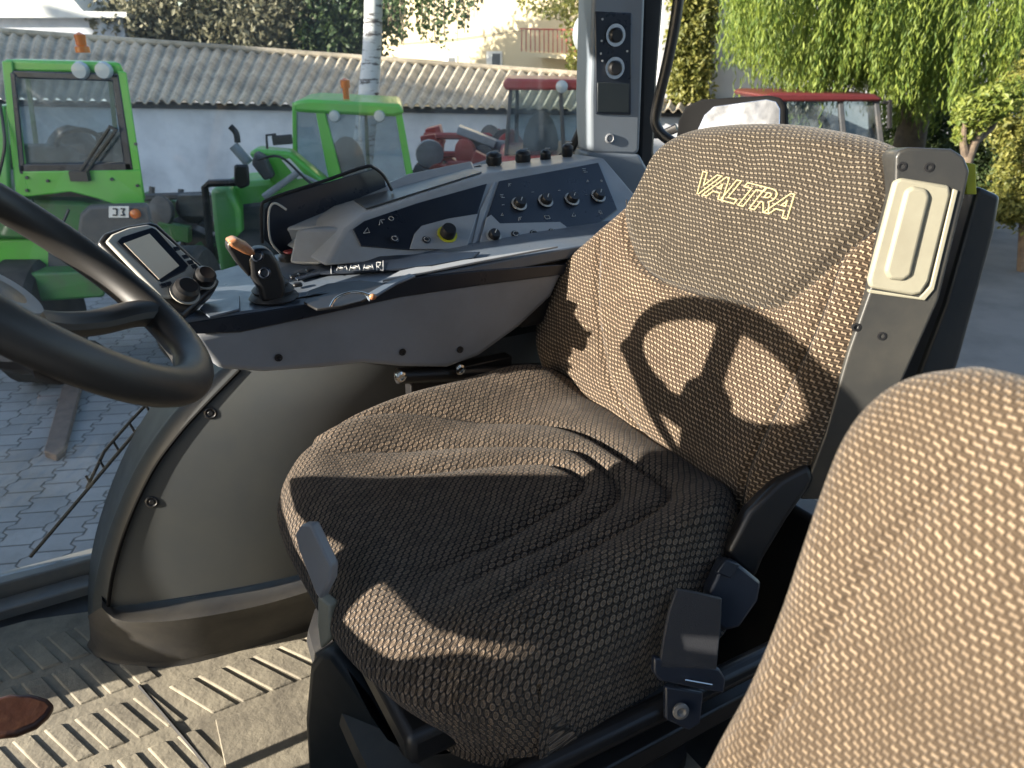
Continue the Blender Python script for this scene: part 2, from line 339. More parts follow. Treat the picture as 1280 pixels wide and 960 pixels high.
# ------------------------------------------------------------------ cushions
def outline_pts(pts, n=220):
    sp = spline([(*p, 0) for p in pts], 14, True); P = np.array([(p.x, p.y) for p in sp])
    d = np.r_[0, np.cumsum(np.linalg.norm(np.diff(np.r_[P, P[:1]], axis=0), axis=1))]; L = d[-1]
    t = np.linspace(0, L, n, endpoint=False); Q = np.r_[P, P[:1]]
    return np.c_[np.interp(t, d, Q[:, 0]), np.interp(t, d, Q[:, 1])]
def pillow(bm, outl, cen, T, relief, mapf, drop=0.0, nr=90, n=260, back=0.05, uvrot=0.0):
    """T(theta xy)->roundover radius at the edge; relief(x,y)->height offset; mapf(x,y,h)->3D; skirt drops below the rim"""
    O = outline_pts(outl, n); C_ = np.array(cen); uvl = bm.loops.layers.uv.new('UVMap')
    TT = np.array([T(o_[0], o_[1]) for o_ in O])
    rr = 1-(1-np.linspace(0, 1, nr))**1.6
    rings = []; uvs = []
    prev = None; acc = np.zeros(n)
    def ring(P, H):
        nonlocal prev, acc
        X = np.array([mapf(p[0], p[1], h) for p, h in zip(P, H)])
        if prev is not None: acc = acc + np.linalg.norm(X-prev, axis=1)
        prev = X
        D = O-C_; D = D/np.linalg.norm(D, axis=1)[:, None]
        pr0 = np.linalg.norm(P-C_, axis=1); uvs.append(C_+D*(pr0+.45*(acc-pr0))[:, None]); rings.append([bm.verts.new(x) for x in X])
    for r in rr[1:] if False else rr:
        r = max(r, .004)
        P = C_+(O-C_)*r
        dist = (1-r)*np.linalg.norm(O-C_, axis=1)
        k = np.minimum(dist/TT, 1)
        H = -TT*(1-np.sqrt(np.maximum(0, 1-(1-k)**2)))+relief(P[:, 0], P[:, 1])*np.minimum(1, dist/.03)
        ring(P, H)
    He = np.array([-T(o_[0], o_[1]) for o_ in O])
    if drop:
        for k in (.33, .66, 1.0): ring(C_+(O-C_)*(1-.02*k), He-drop*k)
        He = He-drop
    # rounded back
    for k in (.3, .6, 1.0): ring(C_+(O-C_)*(1-.08*k*k), He-back*k)
    for a in range(len(rings)-1):
        for i in range(n):
            j = (i+1) % n; f = bm.faces.new((rings[a][i], rings[a+1][i], rings[a+1][j], rings[a][j]))
            for l, uv in zip(f.loops, (uvs[a][i], uvs[a+1][i], uvs[a+1][j], uvs[a][j])): l[uvl].uv = uv
    bm.faces.new(rings[0]); bm.faces.new(rings[-1][::-1])
def seg_d(x, y, pl):
    x = np.asarray(x, float); y = np.asarray(y, float); best = np.full(x.shape, 9.0)
    for (ax, ay), (bx, by) in zip(pl, pl[1:]):
        dx, dy = bx-ax, by-ay; t = np.clip(((x-ax)*dx+(y-ay)*dy)/(dx*dx+dy*dy+1e-12), 0, 1); best = np.minimum(best, np.hypot(x-ax-dx*t, y-ay-dy*t))
    return best
def sm(x, a, b_):
    t = np.clip((np.asarray(x, float)-a)/(b_-a), 0, 1); return t*t*(3-2*t)
def curve2(pts, k=5): return [(p.x, p.y) for p in spline([(*p, 0) for p in pts], k)]
# ================================================================== DRIVER SEAT
TAU = math.radians(18); BN = Vector((-math.cos(TAU), 0, math.sin(TAU))); BW = Vector((math.sin(TAU), 0, math.cos(TAU))); BP = Vector((.73, .87, .53))
seat = thing('driver_seat', 'brown woven cloth driver seat with embroidered head panel, steering wheel shadow across its backrest', 'seat', (.6, .86, .2))
def bmap(v, w_, h): return Vector((BP.x, v, BP.z)) + BW*w_ + BN*h
def bpx(px, py, off=0):
    q = onp(px, py, BP+BN*off, BN); return (q.y, (q-BP).dot(BW))
back_out = [bpx(*p) for p in [(905, 668), (850, 640), (760, 585), (700, 530), (676, 470), (670, 415), (676, 372), (700, 330), (742, 288), (784, 248), (806, 212), (826, 178), (868, 156), (960, 149), (1050, 160), (1104, 176), (1128, 196), (1122, 250), (1098, 320), (1078, 400), (1050, 470), (1020, 545), (975, 610), (935, 655)]]

HS = [bpx(*p) for p in [(783, 250), (788, 290), (800, 325), (830, 352), (880, 370), (930, 382), (965, 386), (990, 376), (1030, 345), (1070, 308), (1112, 272), (1130, 255)]]
HS = [(p.x, p.y) for p in spline([(*p, 0) for p in HS], 5)]
SL = [(p.x, p.y) for p in spline([(*bpx(*p), 0) for p in [(756, 300), (752, 360), (757, 430), (775, 495), (815, 560), (860, 610)]], 5)]
SR = [(p.x, p.y) for p in spline([(*bpx(*p), 0) for p in [(1052, 330), (1030, 400), (1000, 470), (965, 545), (935, 610), (915, 650)]], 5)]
hsx = np.array(sorted(HS))
def back_relief(x, y):
    r = -.010*np.exp(-(seg_d(x, y, HS)/.0048)**2)
    ys = np.interp(x, hsx[:, 0], hsx[:, 1]); r = r+.010*sm(y-ys, -.002, .04)
    for s in (SL, SR): r = r-.008*np.exp(-(seg_d(x, y, s)/.0055)**2)
    c = (x-.875)/.30; low = sm(.34-y, 0, .25)
    r = r+.012*low*sm(np.abs(c), .55, .9)
    r = r+.002*np.sin(x*38+y*11)*np.sin(y*27)-.03*sm(-(y-.10), 0, .12)
    return r
bm = NB(); pillow(bm, back_out, (.87, .30), lambda x, y: .042, back_relief, lambda x, y, h: bmap(x, y, h+.012), back=.07)
backrest = obj('backrest', bm, 'cloth', seat, ang=80)
# the head panel is cut from a greyer run of the same cloth: second material slot on the faces above the seam
backrest.data.materials.append(M['cloth_head'])
inv = (CABI @ ROOT[seat.name])
hx = np.array(sorted(HS)); 
for p in backrest.data.polygons:
    c = inv @ p.center; q = c-BP; v_, w_ = c.y, q.dot(BW)
    if w_ > np.interp(v_, hx[:, 0], hx[:, 1]): p.material_index = 1
# seams
def seamline(bm, pts, r=.0013, off=.0):
    tube(bm, pts, r, 6)
for s in (HS, SL, SR):
    bm = NB(); s_ = [q for q in s if q[1] > .03 and .57 < q[0] < 1.19]; tube(bm, [bmap(a, b_, float(back_relief(a, b_))+.0117) for a, b_ in s_], .0013, 6); obj('seam', bm, 'black', backrest)
# VALTRA lettering, outlined stitches
fc = bpy.data.curves.new('lettering', 'FONT'); fc.body = 'VALTRA'; fc.size = .058; fc.shear = .35; fc.space_character = .86; fc.fill_mode = 'NONE'; fc.bevel_depth = .0013; fc.bevel_resolution = 1; fc.offset = .0015; fc.resolution_u = 3
fo = bpy.data.objects.new('tmp', fc); COL.objects.link(fo); bpy.context.view_layer.update()
me = bpy.data.meshes.new_from_object(fo.evaluated_get(bpy.context.evaluated_depsgraph_get())); bpy.data.objects.remove(fo)
bm = NB(); bm.from_mesh(me); bpy.data.meshes.remove(me)
mnx = min(v.co.x for v in bm.verts); mxx = max(v.co.x for v in bm.verts); mny = min(v.co.y for v in bm.verts); mxy = max(v.co.y for v in bm.verts)
L0 = Vector((*bpx(886, 232), 0)); L1 = Vector((*bpx(1004, 264), 0)); ax_ = (L1-L0); Lw = ax_.length; ax_.normalize(); ay_ = Vector((ax_.y, -ax_.x, 0))
if ay_.y < 0: ay_ = -ay_
Lh = .036
for v in bm.verts:
    a = (v.co.x-mnx)/(mxx-mnx)*Lw; b_ = ((v.co.y-mny)/(mxy-mny)-.5)*Lh; z_ = v.co.z
    q = L0+ax_*a+ay_*b_
    T0 = .05; h = float(back_relief(q.x, q.y))+.0125+z_+.0006
    v.co = bmap(q.x, q.y, h)
bmesh.ops.triangulate(bm, faces=bm.faces)
obj('embroidery', bm, 'thread', backrest)

# cushion
cush_out = [(.165, .86), (.165, .98), (.18, 1.07), (.225, 1.135), (.34, 1.165), (.50, 1.17), (.66, 1.155), (.76, 1.10), (.80, .98), (.80, .86), (.79, .70), (.755, .62), (.67, .58), (.50, .553), (.34, .545), (.265, .562), (.205, .615), (.172, .72)]
CZ = .552
def cz(px, py): q = atz(px, py, CZ); return (q.x, q.y)
SEAMS = [curve2([cz(*p) for p in c], 4) for c in (
    [(340, 602), (420, 595), (569, 588), (655, 588), (698, 594), (730, 614), (716, 630), (661, 657), (542, 717), (430, 775)],
    [(370, 580), (480, 566), (560, 563), (698, 572), (743, 592), (773, 628), (753, 650), (679, 689), (606, 722), (470, 805)],
    [(390, 552), (460, 541), (523, 537), (661, 540), (730, 557), (799, 602), (834, 634), (821, 658), (753, 692), (688, 727), (520, 830)])]
def cush_relief(x, y):
    o = 0*x; dm = 9
    for s in SEAMS:
        d = seg_d(x, y, s); o = o-.0095*np.exp(-(d/.0072)**2)*sm(x, .24, .42); dm = np.minimum(dm, d)
    o = o-.006*np.exp(-(dm/.022)**2)*sm(x, .20, .42)+.002*np.sin(x*23+y*9)
    o = o+.040*sm(y-.86, .14, .27)*sm(x, .15, .35)+.018*sm(.86-y, .14, .26)*sm(x, .15, .35)
    o = o+.085*np.clip(x-.28, 0, .37)-.02*sm(x, .68, .80)
    return o
def cT(x, y): return .085 if x < .25 else .066
bm = NB(); pillow(bm, cush_out, (.46, .86), cT, cush_relief, lambda x, y, h: Vector((x+(.07*sm(-h, .06, .22) if x < .35 else 0), y, .552+h)), drop=.12, back=.03, nr=110, n=320)
cushion = obj('seat_cushion', bm, 'cloth_cushion', seat, ang=80)
# under-seat: pan, suspension bellows, rails
bm = NB(); box(bm, (.47, .86, .385), (.52, .50, .05)); obj('seat_pan', bm, 'black', seat, bev=.012)
bm = NB(); prof = []
for k in range(9):
    prof += [(.30 - .006*k*0, k*.042), (.255, k*.042+.021)]
lp = [(.0, 0)]
def sqring(rad, z, cx_=.475, cy_=.86, n=40):
    out = []
    for q in range(n):
        t = 2*math.pi*q/n; c, s = math.cos(t), math.sin(t); k = rad/((abs(c)**6+abs(s)**6)**(1/6)); out.append(Vector((cx_+c*k*1.0, cy_+s*k*.88, z)))
    return out
rows = []
for k, (rad, z) in enumerate([(.22, .0), (.275, .02), (.275, .05), (.235, .07), (.235, .10), (.285, .125), (.285, .15), (.24, .17), (.24, .20), (.29, .225), (.285, .25), (.245, .27), (.25, .30), (.27, .33)]):
    rr_ = sqring(rad, z); rows.append(rr_+[rr_[0]])
strip(bm, rows); bmesh.ops.remove_doubles(bm, verts=bm.verts, dist=1e-5); obj('suspension_bellows', bm, 'rubber', seat, ang=50)
bm = NB(); tube(bm, [(.22, .56, .33), (.80, .52, .37)], .018, 8); box(bm, (.52, .535, .30), (.58, .03, .035)); obj('slide_rail', bm, 'black', seat, bev=.004)
bm = NB(); pprism(bm, [(384, 832), (398, 812), (414, 815), (440, 850), (560, 1010), (385, 1010), (378, 900)], (.19, .85, .3), (-.9, -.42, .1), .20); obj('front_cover', bm, 'archlip', seat, bev=.02, segs=4)
# front lever
g = lambda x, y, u: onp(x, y, (u, 0, 0), (1, 0, 0))
bm = NB(); pprism(bm, [(368, 668), (376, 656), (388, 656), (413, 708), (412, 726), (400, 750), (394, 742), (373, 688)], (.135, .8, .5), (-.9, -.42, .1), .014); obj('adjust_handle', bm, 'handle', seat, bev=.003)
bm = NB(); pprism(bm, [(397, 745), (412, 757), (412, 800), (400, 812), (396, 780)], (.15, .8, .5), (-.9, -.42, .1), .015); obj('lever_bracket', bm, 'cream', seat, bev=.003)
# side shell beside the backrest
SN = Vector((-.62, -.78, .12)).normalized(); SP = Vector((.87, .545, 1.0))
bm = NB(); pprism(bm, [(1119, 196), (1124, 188), (1136, 184), (1190, 186), (1206, 196), (1213, 214), (1206, 245), (1190, 310), (1174, 375), (1145, 440), (1095, 550), (1060, 625), (1000, 625), (1030, 545), (1060, 440), (1086, 366), (1104, 300), (1118, 245)], SP, SN, .055)
shell = obj('side_shell', bm, 'shell', seat, bev=.02, segs=5)
bm = NB(); pprism(bm, [(1118, 227), (1126, 222), (1188, 232), (1189, 244), (1162, 352), (1152, 368), (1140, 370), (1088, 360), (1086, 350)], SP, SN, .012, off=.004); ins = obj('pad_panel', bm, 'cream', shell, bev=.004, segs=3)
bm = NB(); pprism(bm, [(1132, 238), (1142, 232), (1160, 236), (1164, 246), (1140, 345), (1130, 352), (1112, 350), (1106, 340)], SP, SN, .01, off=.0085); obj('raised_panel', bm, 'cream', ins, bev=.0055, segs=4)
bm = NB(); pprism(bm, [(1192, 236), (1198, 238), (1168, 362), (1156, 376), (1086, 366), (1087, 362), (1150, 372), (1163, 358)], SP, SN, .01, off=.003); obj('pad_trim', bm, 'cream', shell, bev=.001)
for px, py in ((1127, 208), (1161, 209), (1102, 420), (1070, 409)):
    bm = NB(); c = onp(px, py, SP+SN*.0, SN); lathe(bm, [(.0052, -.003), (.0055, .0012), (.0030, .0014), (.0028, -.001)], c, SN, 16); obj('screw_hole', bm, 'black', shell)
bm = NB(); pprism(bm, [(1222, 232), (1252, 245), (1244, 290), (1200, 450), (1170, 540), (1120, 540), (1180, 380)], (.95, .58, .95), SN, .05); obj('rear_post', bm, 'shell', seat, bev=.006, segs=3)
bm = NB(); pprism(bm, [(1207, 203), (1220, 205), (1221, 243), (1208, 243)], (.93, .56, 1.0), SN, .01); obj('tag', bm, 'yellow', shell, bev=.001)
# belt
belt = thing('seat_belt', 'black webbing seat belt with buckle and anchor plate beside the driver seat cushion', 'seat belt', (.6, .5, .35))
bm = NB(); pprism(bm, [(846, 736), (870, 740), (903, 748), (901, 790), (896, 838), (824, 836), (829, 800), (836, 765)], (.60, .50, .43), (-.3, -.9, .3), .006); obj('webbing', bm, 'web', belt, bev=.002)
bm = NB(); pprism(bm, [(818, 822), (900, 836), (908, 850), (905, 868), (826, 852), (817, 842)], (.60, .49, .40), (-.3, -.9, .3), .012); an = obj('anchor_plate', bm, 'beltnavy', belt, bev=.003)
bm = NB(); tube(bm, [onp(x, y, (.60, .485, .40), (-.3, -.9, .3)) for x, y in ((856, 850), (890, 856))], .0014, 6); obj('metal_edge', bm, 'chrome', an)
bm = NB(); pprism(bm, [(832, 858), (880, 866), (876, 905), (862, 914), (832, 900)], (.60, .495, .38), (-.3, -.9, .3), .01); obj('anchor_bracket', bm, 'beltnavy', belt, bev=.003)
bm = NB(); c = onp(850, 888, (.60, .49, .38), (-.3, -.9, .3)); lathe(bm, [(.011, 0), (.011, .004), (.006, .006), (.004, .003)], c, (-.3, -.9, .3)); obj('bolt', bm, 'steel', belt, bev=.0008)
bm = NB(); pprism(bm, [(886, 740), (906, 700), (922, 703), (953, 728), (948, 752), (925, 785), (905, 790), (890, 775)], (.66, .50, .43), (-.35, -.85, .4), .028); bk = obj('buckle', bm, 'beltnavy', belt, bev=.005)
bm = NB(); pprism(bm, [(896, 716), (908, 699), (926, 706), (914, 724)], (.66, .495, .435), (-.35, -.85, .4), .01, off=.004); obj('release_button', bm, 'navy', bk, bev=.002)
bm = NB(); pprism(bm, [(908, 690), (935, 640), (975, 600), (1012, 580), (1020, 600), (985, 650), (955, 700), (945, 725), (918, 706)], (.70, .55, .50), (-.45, -.85, .3), .03); obj('belt_retractor', bm, 'black', belt, bev=.008, segs=3)

# ================================================================== PASSENGER SEAT (nearest, lower right)
KS = .62
def nearp(p, k=KS): return CABI @ (CAMW + (CAB @ p - CAMW)*k)
NP0 = Vector((.5, .2, .5))
pseat = thing('passenger_seat', 'tan woven cloth backrest of the passenger seat in the right foreground', 'seat', (.35, .1, .3))
po = [(onp(x, y, NP0, BN)) for x, y in [(840, 1040), (880, 938), (925, 850), (962, 760), (992, 672), (1020, 592), (1044, 536), (1074, 496), (1114, 468), (1166, 456), (1230, 457)]]
po = [((q.y-.0), (q-NP0).dot(BW)) for q in po]
mid = .10
out = [(y-.008, w_) for y, w_ in po] + [(.16, po[-1][1]+.004), (.06, po[-1][1]-.0), (-.04, po[-1][1]-.012), (-.11, .36), (-.165, .26), (-.20, .12), (-.21, -.02), (-.20, -.14), (.0, -.18), (.25, -.18)]
def prelief(x, y):
    return -.006*np.exp(-(seg_d(x, y, [(.345, -.2), (.335, .05), (.31, .24), (.27, .37)])/.008)**2)-.006*np.exp(-(seg_d(x, y, [(.22, -.2), (.20, .1), (.13, .25), (.05, .30)])/.012)**2)
def pmap(v, w_, h): return nearp(Vector((NP0.x, v, NP0.z))+BW*w_+BN*(h+.024))
bm = NB(); pillow(bm, out, (.12, .14), lambda x, y: .045, prelief, pmap, back=.06, nr=80, n=240); obj('backrest', bm, 'cloth_near', pseat, ang=80)
bm = NB(); box(bm, nearp(Vector((.35, .1, .18))), (.34, .30, .09)); obj('seat_cushion', bm, 'cloth_near', pseat, bev=.03, segs=4)
c = nearp(Vector((.35, .1, .18)))
bm = NB(); box(bm, (c.x, c.y, (c.z-.045)/2), (.24, .22, c.z-.045)); obj('seat_box', bm, 'black', pseat, bev=.01)

# ================================================================== STEERING WHEEL
WC = Vector((-.055, .845, .964)); WT = .774; WR = .184
e1 = Vector((0, 1, 0)); e2 = Vector((math.cos(WT), 0, -math.sin(WT))); rl = -.062; e3 = e1.cross(e2); e1 = (e1*math.cos(rl)+e3*math.sin(rl)).normalized(); en = e1.cross(e2).normalized()
if en.z < 0: en = -en
swh = thing('steering_wheel', 'black leather rimmed steering wheel at the left edge of the cab', 'steering wheel', WC)
bm = NB(); tube(bm, [WC+(e1*math.cos(t)+e2*math.sin(t))*WR for t in np.linspace(0, 2*math.pi, 96, endpoint=False)], .0200, 20, True); rim = obj('rim', bm, 'wheel', swh)
def wp(a, r, h=0): a = math.radians(a); return WC+(e1*math.cos(a)+e2*math.sin(a))*r+en*h
for a in (52, 165, 278):
    bm = NB(); pts = spline([wp(a, .02, -.058), wp(a, .07, -.054), wp(a, .12, -.036), wp(a, .155, -.014), wp(a, WR, -.002)], 5)
    tube(bm, pts, [.030-.006*math.sin(i/len(pts)*3.14) for i in range(len(pts))], 14, flat=.6); obj('spoke', bm, 'wheel', swh)
bm = NB(); lathe(bm, [(.02, -.055), (.04, -.05), (.052, -.03), (.05, -.012), (.04, -.004), (.02, 0), (.001, .001)], WC-en*.030, en, 36); hub = obj('hub', bm, 'black', swh)
bm = NB(); lathe(bm, [(.034, .0), (.036, .0005), (.036, -.004), (.034, -.004)], WC-en*.030, en, 36); obj('hub_trim', bm, 'grey', hub)
# stalk that shows in the shadow
stalk = thing('column_stalk', 'black control stalk on the steering column', 'stalk', (-.16, .9, .9))
bm = NB(); tube(bm, [(-.20, .86, .83), (-.17, .97, .905), (-.15, 1.055, .965)], [.010, .013, .016], 12); obj('lever', bm, 'black', stalk)
bm = NB(); lathe(bm, [(.018, 0), (.019, .01), (.015, .018), (.002, .02)], (-.15, 1.055, .965), (.02, .085, .06), 16); obj('grip', bm, 'black', stalk)
# brown knob low left
knob = thing('pedal_knob', 'brown rounded pedal pad above the floor mat at lower left', 'pedal', (-.28, 1.0, .1))
q = lambda x, y: onp(x, y, (-.20, .98, .14), (.15, -.45, 1))
bm = NB(); pprism(bm, [(-40, 885), (-10, 872), (12, 866), (40, 866), (60, 872), (69, 881), (60, 895), (45, 908), (20, 918), (-8, 921), (-40, 918)], (-.20, .98, .14), (.15, -.45, 1), .018); obj('pad', bm, 'brown', knob, bev=.008, segs=4)
bm = NB(); tube(bm, [q(-30, 900)-Vector((0, 0, .015)), (-.40, 1.06, .06), (-.5, 1.08, .03)], .010, 10); obj('pedal_arm', bm, 'black', knob)

# ================================================================== DASHBOARD (ahead of the wheel, out of frame but for its shadow)
dash = thing('dashboard', 'dark instrument binnacle on the steering column behind the wheel', 'dashboard', (-.35, .8, 0))
bm = NB(); prism(bm, [(-.35, v, z) for v, z in [(.70, 1.045), (.80, 1.0), (.905, .966), (.905, .919), (.89, .86), (.976, .808), (1.046, .757), (1.095, .728), (1.135, .700), (1.045, .69), (.985, .697), (.915, .713), (.802, .723), (.70, .730), (.60, .76), (.57, .98), (.62, 1.03)]], SUN*-.14); obj('binnacle', bm, 'black', dash, bev=.01)
bm = NB(); prism(bm, [(-.35, v, z) for v, z in [(.50, .0), (1.05, .0), (1.05, .45), (1.12, .55), (1.19, .66), (1.13, .672), (1.04, .666), (.98, .66), (.90, .66), (.76, .672), (.71, .680), (.685, .705), (.66, .73), (.52, .72), (.50, .4)]], SUN*-.20); obj('lower_cowl', bm, 'black', dash, bev=.01)
bm = NB(); tube(bm, [(-.33, .845, .60), (-.21, .845, .80), WC-en*.10], [.05, .045, .03], 16); obj('steering_column', bm, 'black', dash)
# ================================================================== SIDE CONSOLE
con = thing('side_console', 'long grey right hand armrest console with dark sloped switch panel, joystick and knobs', 'console', (.5, 1.35, .5))
V0 = 1.17
prof = [atv(x, y, V0) for x, y in [(238, 420), (252, 440), (272, 463), (330, 467), (400, 462), (455, 456), (500, 460), (560, 461), (600, 446), (650, 410), (690, 372), (706, 338), (600, 352), (500, 366), (380, 392), (300, 408)]]
bm = NB(); prism(bm, prof, (.03, .30, .02)); obj('lower_shell', bm, 'grey', con, bev=.012, segs=4)
bm = NB(); prism(bm, [(.70, V0+.01, .66), (1.25, V0+.02, .66), (1.25, V0+.02, .80), (.70, V0+.01, .80)], (0, .38, 0)); obj('rear_shell', bm, 'black', con, bev=.01)
# black rim band + deck
bm = NB(); pts = [atv(x, y, V0-.004) for x, y in [(234, 404), (238, 418), (300, 416), (380, 399), (500, 372), (600, 357), (708, 343), (712, 330), (600, 338), (520, 346), (478, 356), (400, 378), (310, 392)]]
bm2 = NB(); prism(bm2, pts, (0, .012, 0)); band = obj('rim_band', bm2, 'navy', con, bev=.002)
bm.free()
def zt(u): return float(np.interp(u, [.08, .30, .50, .8, 1.3], [.792, .783, .802, .815, .82]))
rows = []
edge = [(.10, V0), (.085, 1.22), (.10, 1.30), (.15, 1.38), (.22, 1.44)]
for u in np.linspace(.095, 1.25, 46):
    v1 = float(np.interp(u, [.095, .13, .20, .30], [1.26, 1.36, 1.44, 1.52]))
    rows.append([Vector((u, V0-.002+(v1-V0)*k/8, zt(u)-.002 - .0*(k/8))) for k in range(9)])
bm = NB(); vs = strip(bm, rows)
ex = bmesh.ops.extrude_face_region(bm, geom=bm.faces[:]); bmesh.ops.translate(bm, verts=[g for g in ex['geom'] if isinstance(g, bmesh.types.BMVert)], vec=(0, 0, -.022))
obj('deck', bm, 'deck', con, bev=.003)
Z0 = .795
def dk(x, y, dz=0):  # pixel on the deck
    p = atz(x, y, Z0)
    for _ in range(6): p = atz(x, y, zt(p.x)+dz)
    return p
# light wedge strip between deck and rim (rear)
bm = NB(); prism(bm, [Vector((q_.x, max(q_.y, 1.169), q_.z)) for q_ in (dk(x, y, .001) for x, y in [(478, 353), (520, 345), (600, 336), (712, 325), (714, 316), (600, 325), (540, 332), (500, 341)])], (0, 0, .004)); obj('grey_trim', bm, 'lgrey', con, bev=.001)
# symbol strip
bm = NB(); prism(bm, [dk(x, y, .002) for x, y in [(372, 352), (400, 344), (480, 340), (540, 334), (590, 325), (600, 317), (540, 319), (470, 323), (415, 328), (385, 336), (365, 346)]], (0, 0, .004)); sy = obj('symbol_strip', bm, 'navy', con, bev=.001)
bm = NB()
def line_on(bm, a, b_, r, f): tube(bm, [f(*a), f(*b_)], r, 5)
fd = lambda x, y: dk(x, y, .007)
for x in (427, 443, 460):
    c = fd(x, 334); tube(bm, [c+Vector((math.cos(t)*.006, math.sin(t)*.008, 0)) for t in np.linspace(0, 2*math.pi, 12, endpoint=False)], .0007, 4, True)
    line_on(bm, (x-6, 338), (x-4, 331), .0007, fd); line_on(bm, (x+5, 331), (x+7, 337), .0007, fd); line_on(bm, (x-2, 334), (x+2, 335), .0007, fd)
for s in [((414, 342), (414, 330)), ((414, 330), (418, 329)), ((479, 338), (479, 326)), ((479, 338), (475, 338)), ((471, 338), (471, 328)), ((471, 328), (476, 328)), ((476, 328), (475, 332)), ((475, 332), (471, 333)), ((472, 333), (477, 338))]: line_on(bm, *s, .0008, fd)
obj('symbols', bm, 'white', sy)
for x, y in ((368, 348), (378, 345), (388, 340), (372, 358)):
    bm = NB(); c = dk(x, y, .002); box(bm, c+Vector((0, 0, .003)), (.016, .014, .007)); obj('button', bm, 'black', con, bev=.003)
# cup recess: sunken dark dish with bright ring
c = dk(436, 372); 
bm = NB(); lathe(bm, [(.062, .0015), (.064, .004), (.056, .0045), (.050, .002), (.0, .0018)], c, (0, 0, 1), 40)
for v in bm.verts: v.co.x = c.x+(v.co.x-c.x)*1.25; v.co.y = c.y+(v.co.y-c.y)*.75
for v in bm.verts: v.co.y = max(v.co.y, 1.175)
dish = obj('cup_recess', bm, 'black', con)
bm = NB(); prism(bm, [dk(x, y, .0025) for x, y in [(380, 380), (386, 366), (410, 357), (450, 353), (480, 356), (472, 368), (452, 379), (425, 386), (396, 389)]], (0, 0, .004)); obj('recess_floor', bm, 'black', dish, bev=.001)
bm = NB(); tube(bm, spline([dk(413, 384, .006), dk(420, 373, .014), dk(436, 366, .018), dk(452, 366, .016), dk(466, 371, .010)], 6), .0022, 8); obj('ring_edge', bm, 'chrome', dish)
bm = NB(); blob(bm, dk(466, 371, .010), (.006, .005, .005)); obj('orange_tip', bm, 'orange', dish)
bm = NB(); prism(bm, [dk(x, y, .003) for x, y in [(462, 378), (476, 369), (496, 357), (520, 347), (512, 345), (488, 354), (470, 364), (456, 372)]], (0, 0, .005)); obj('recess_lip', bm, 'deck', con, bev=.002)
# oval red-topped button
c = dk(363, 322, .004); bm = NB(); lathe(bm, [(.022, -.004), (.023, .004), (.018, .010), (.0, .012)], c, (0, 0, 1), 24); ob = obj('oval_button', bm, 'black', con)
bm = NB(); lathe(bm, [(.012, .010), (.011, .0135), (.0, .014)], c, (0, 0, 1), 20); obj('red_cap', bm, 'red', ob)
# small bits on the deck near the joystick
bm = NB(); prism(bm, [dk(x, y, .0015) for x, y in [(300, 372), (300, 388), (262, 398), (250, 388), (268, 366)]], (0, 0, .003)); obj('hatch', bm, 'deck', con, bev=.001)

# raised housing: light body with sloped panel
PA = Vector((.8, 1.31, .80)); PB = Vector((.8, 1.45, .918)); PN = Vector((0, -(PB.z-PA.z), PB.y-PA.y)).normalized()
def pn(x, y, off=0): return onp(x, y, PA+PN*off, PN)
body_px = [(410, 352-20), (436, 282), (455, 268), (612, 216), (752, 198), (800, 262), (800, 310), (600, 318), (470, 328)]
body_px = [(405, 333), (432, 286), (455, 268), (612, 216), (755, 197), (830, 285), (830, 312), (600, 318), (470, 328)]
face = [pn(*p) for p in body_px]
bm = NB(); f = [bm.verts.new(p) for p in face]; bm.faces.new(f)
back = [bm.verts.new(Vector((p.x-.0, max(p.y, 1.40)+.16, min(p.z+.02, .95)-.0))) for p in face]
back = []
for p, (x, y) in zip(face, body_px):
    low = p.z < .83
    back.append(bm.verts.new(Vector((p.x-(.03 if p.x < .5 else 0), 1.60, p.z-(.0 if low else .004)))))
n = len(f)
for i in range(n): bm.faces.new((f[i], f[(i+1) % n], back[(i+1) % n], back[i]))
bm.faces.new(back[::-1]); hous = obj('switch_housing', bm, 'lgrey', con, bev=.007, segs=3)
# front nose of the housing (light, facing the joystick)
bm = NB(); nose = [dk(x, y) for x, y in [(354, 330), (405, 334), (455, 322)]]
a = [(360, 286), (436, 290), (455, 268), (600, 222)]
tl, tr = atv(358, 285, 1.46), pn(436, 286)
prism(bm, [Vector((nose[0].x, 1.40, .79)), Vector((tr.x+.01, 1.30, .79)), Vector((tr.x+.02, tr.y, tr.z)), Vector((tl.x+.01, 1.44, tl.z))], (.30, .02, .0)); obj('nose_block', bm, 'lgrey', con, bev=.008, segs=3)
# inset top tray (grey) running up
ta_, tb_2 = pn(462, 266), pn(606, 219); bk = lambda p, t: Vector((p.x+.02*t, p.y+(1.60-p.y)*t, p.z-.004*t+.0025))
bm = NB(); prism(bm, [bk(ta_, .12), bk(tb_2, .12), bk(tb_2, .80), bk(ta_, .80)], (0, 0, .003)); obj('top_tray', bm, 'arch', con, bev=.001)
bm = NB(); q = [atv(356, 284, 1.50), atv(398, 284, 1.47), atv(600, 222, 1.49), atv(590, 200, 1.58), atv(510, 216, 1.58)]
prism(bm, q, (0, .02, -.06)); obj('top_cover', bm, 'lgrey', con, bev=.006)
def panel(name, px, off, mat, th=.003, par=con, bev=.0012):
    bm = NB(); prism(bm, [pn(x, y, off) for x, y in px], -PN*th); return obj(name, bm, mat, par, bev=bev)
pl = panel('left_panel', [(441, 286), (455, 276), (520, 254), (609, 229), (597, 268), (582, 311), (512, 312), (451, 307)], .003, 'navy')
panel('left_subpanel', [(512, 311), (518, 292), (527, 282), (560, 273), (597, 267), (583, 311)], .0055, 'lgrey', par=pl)
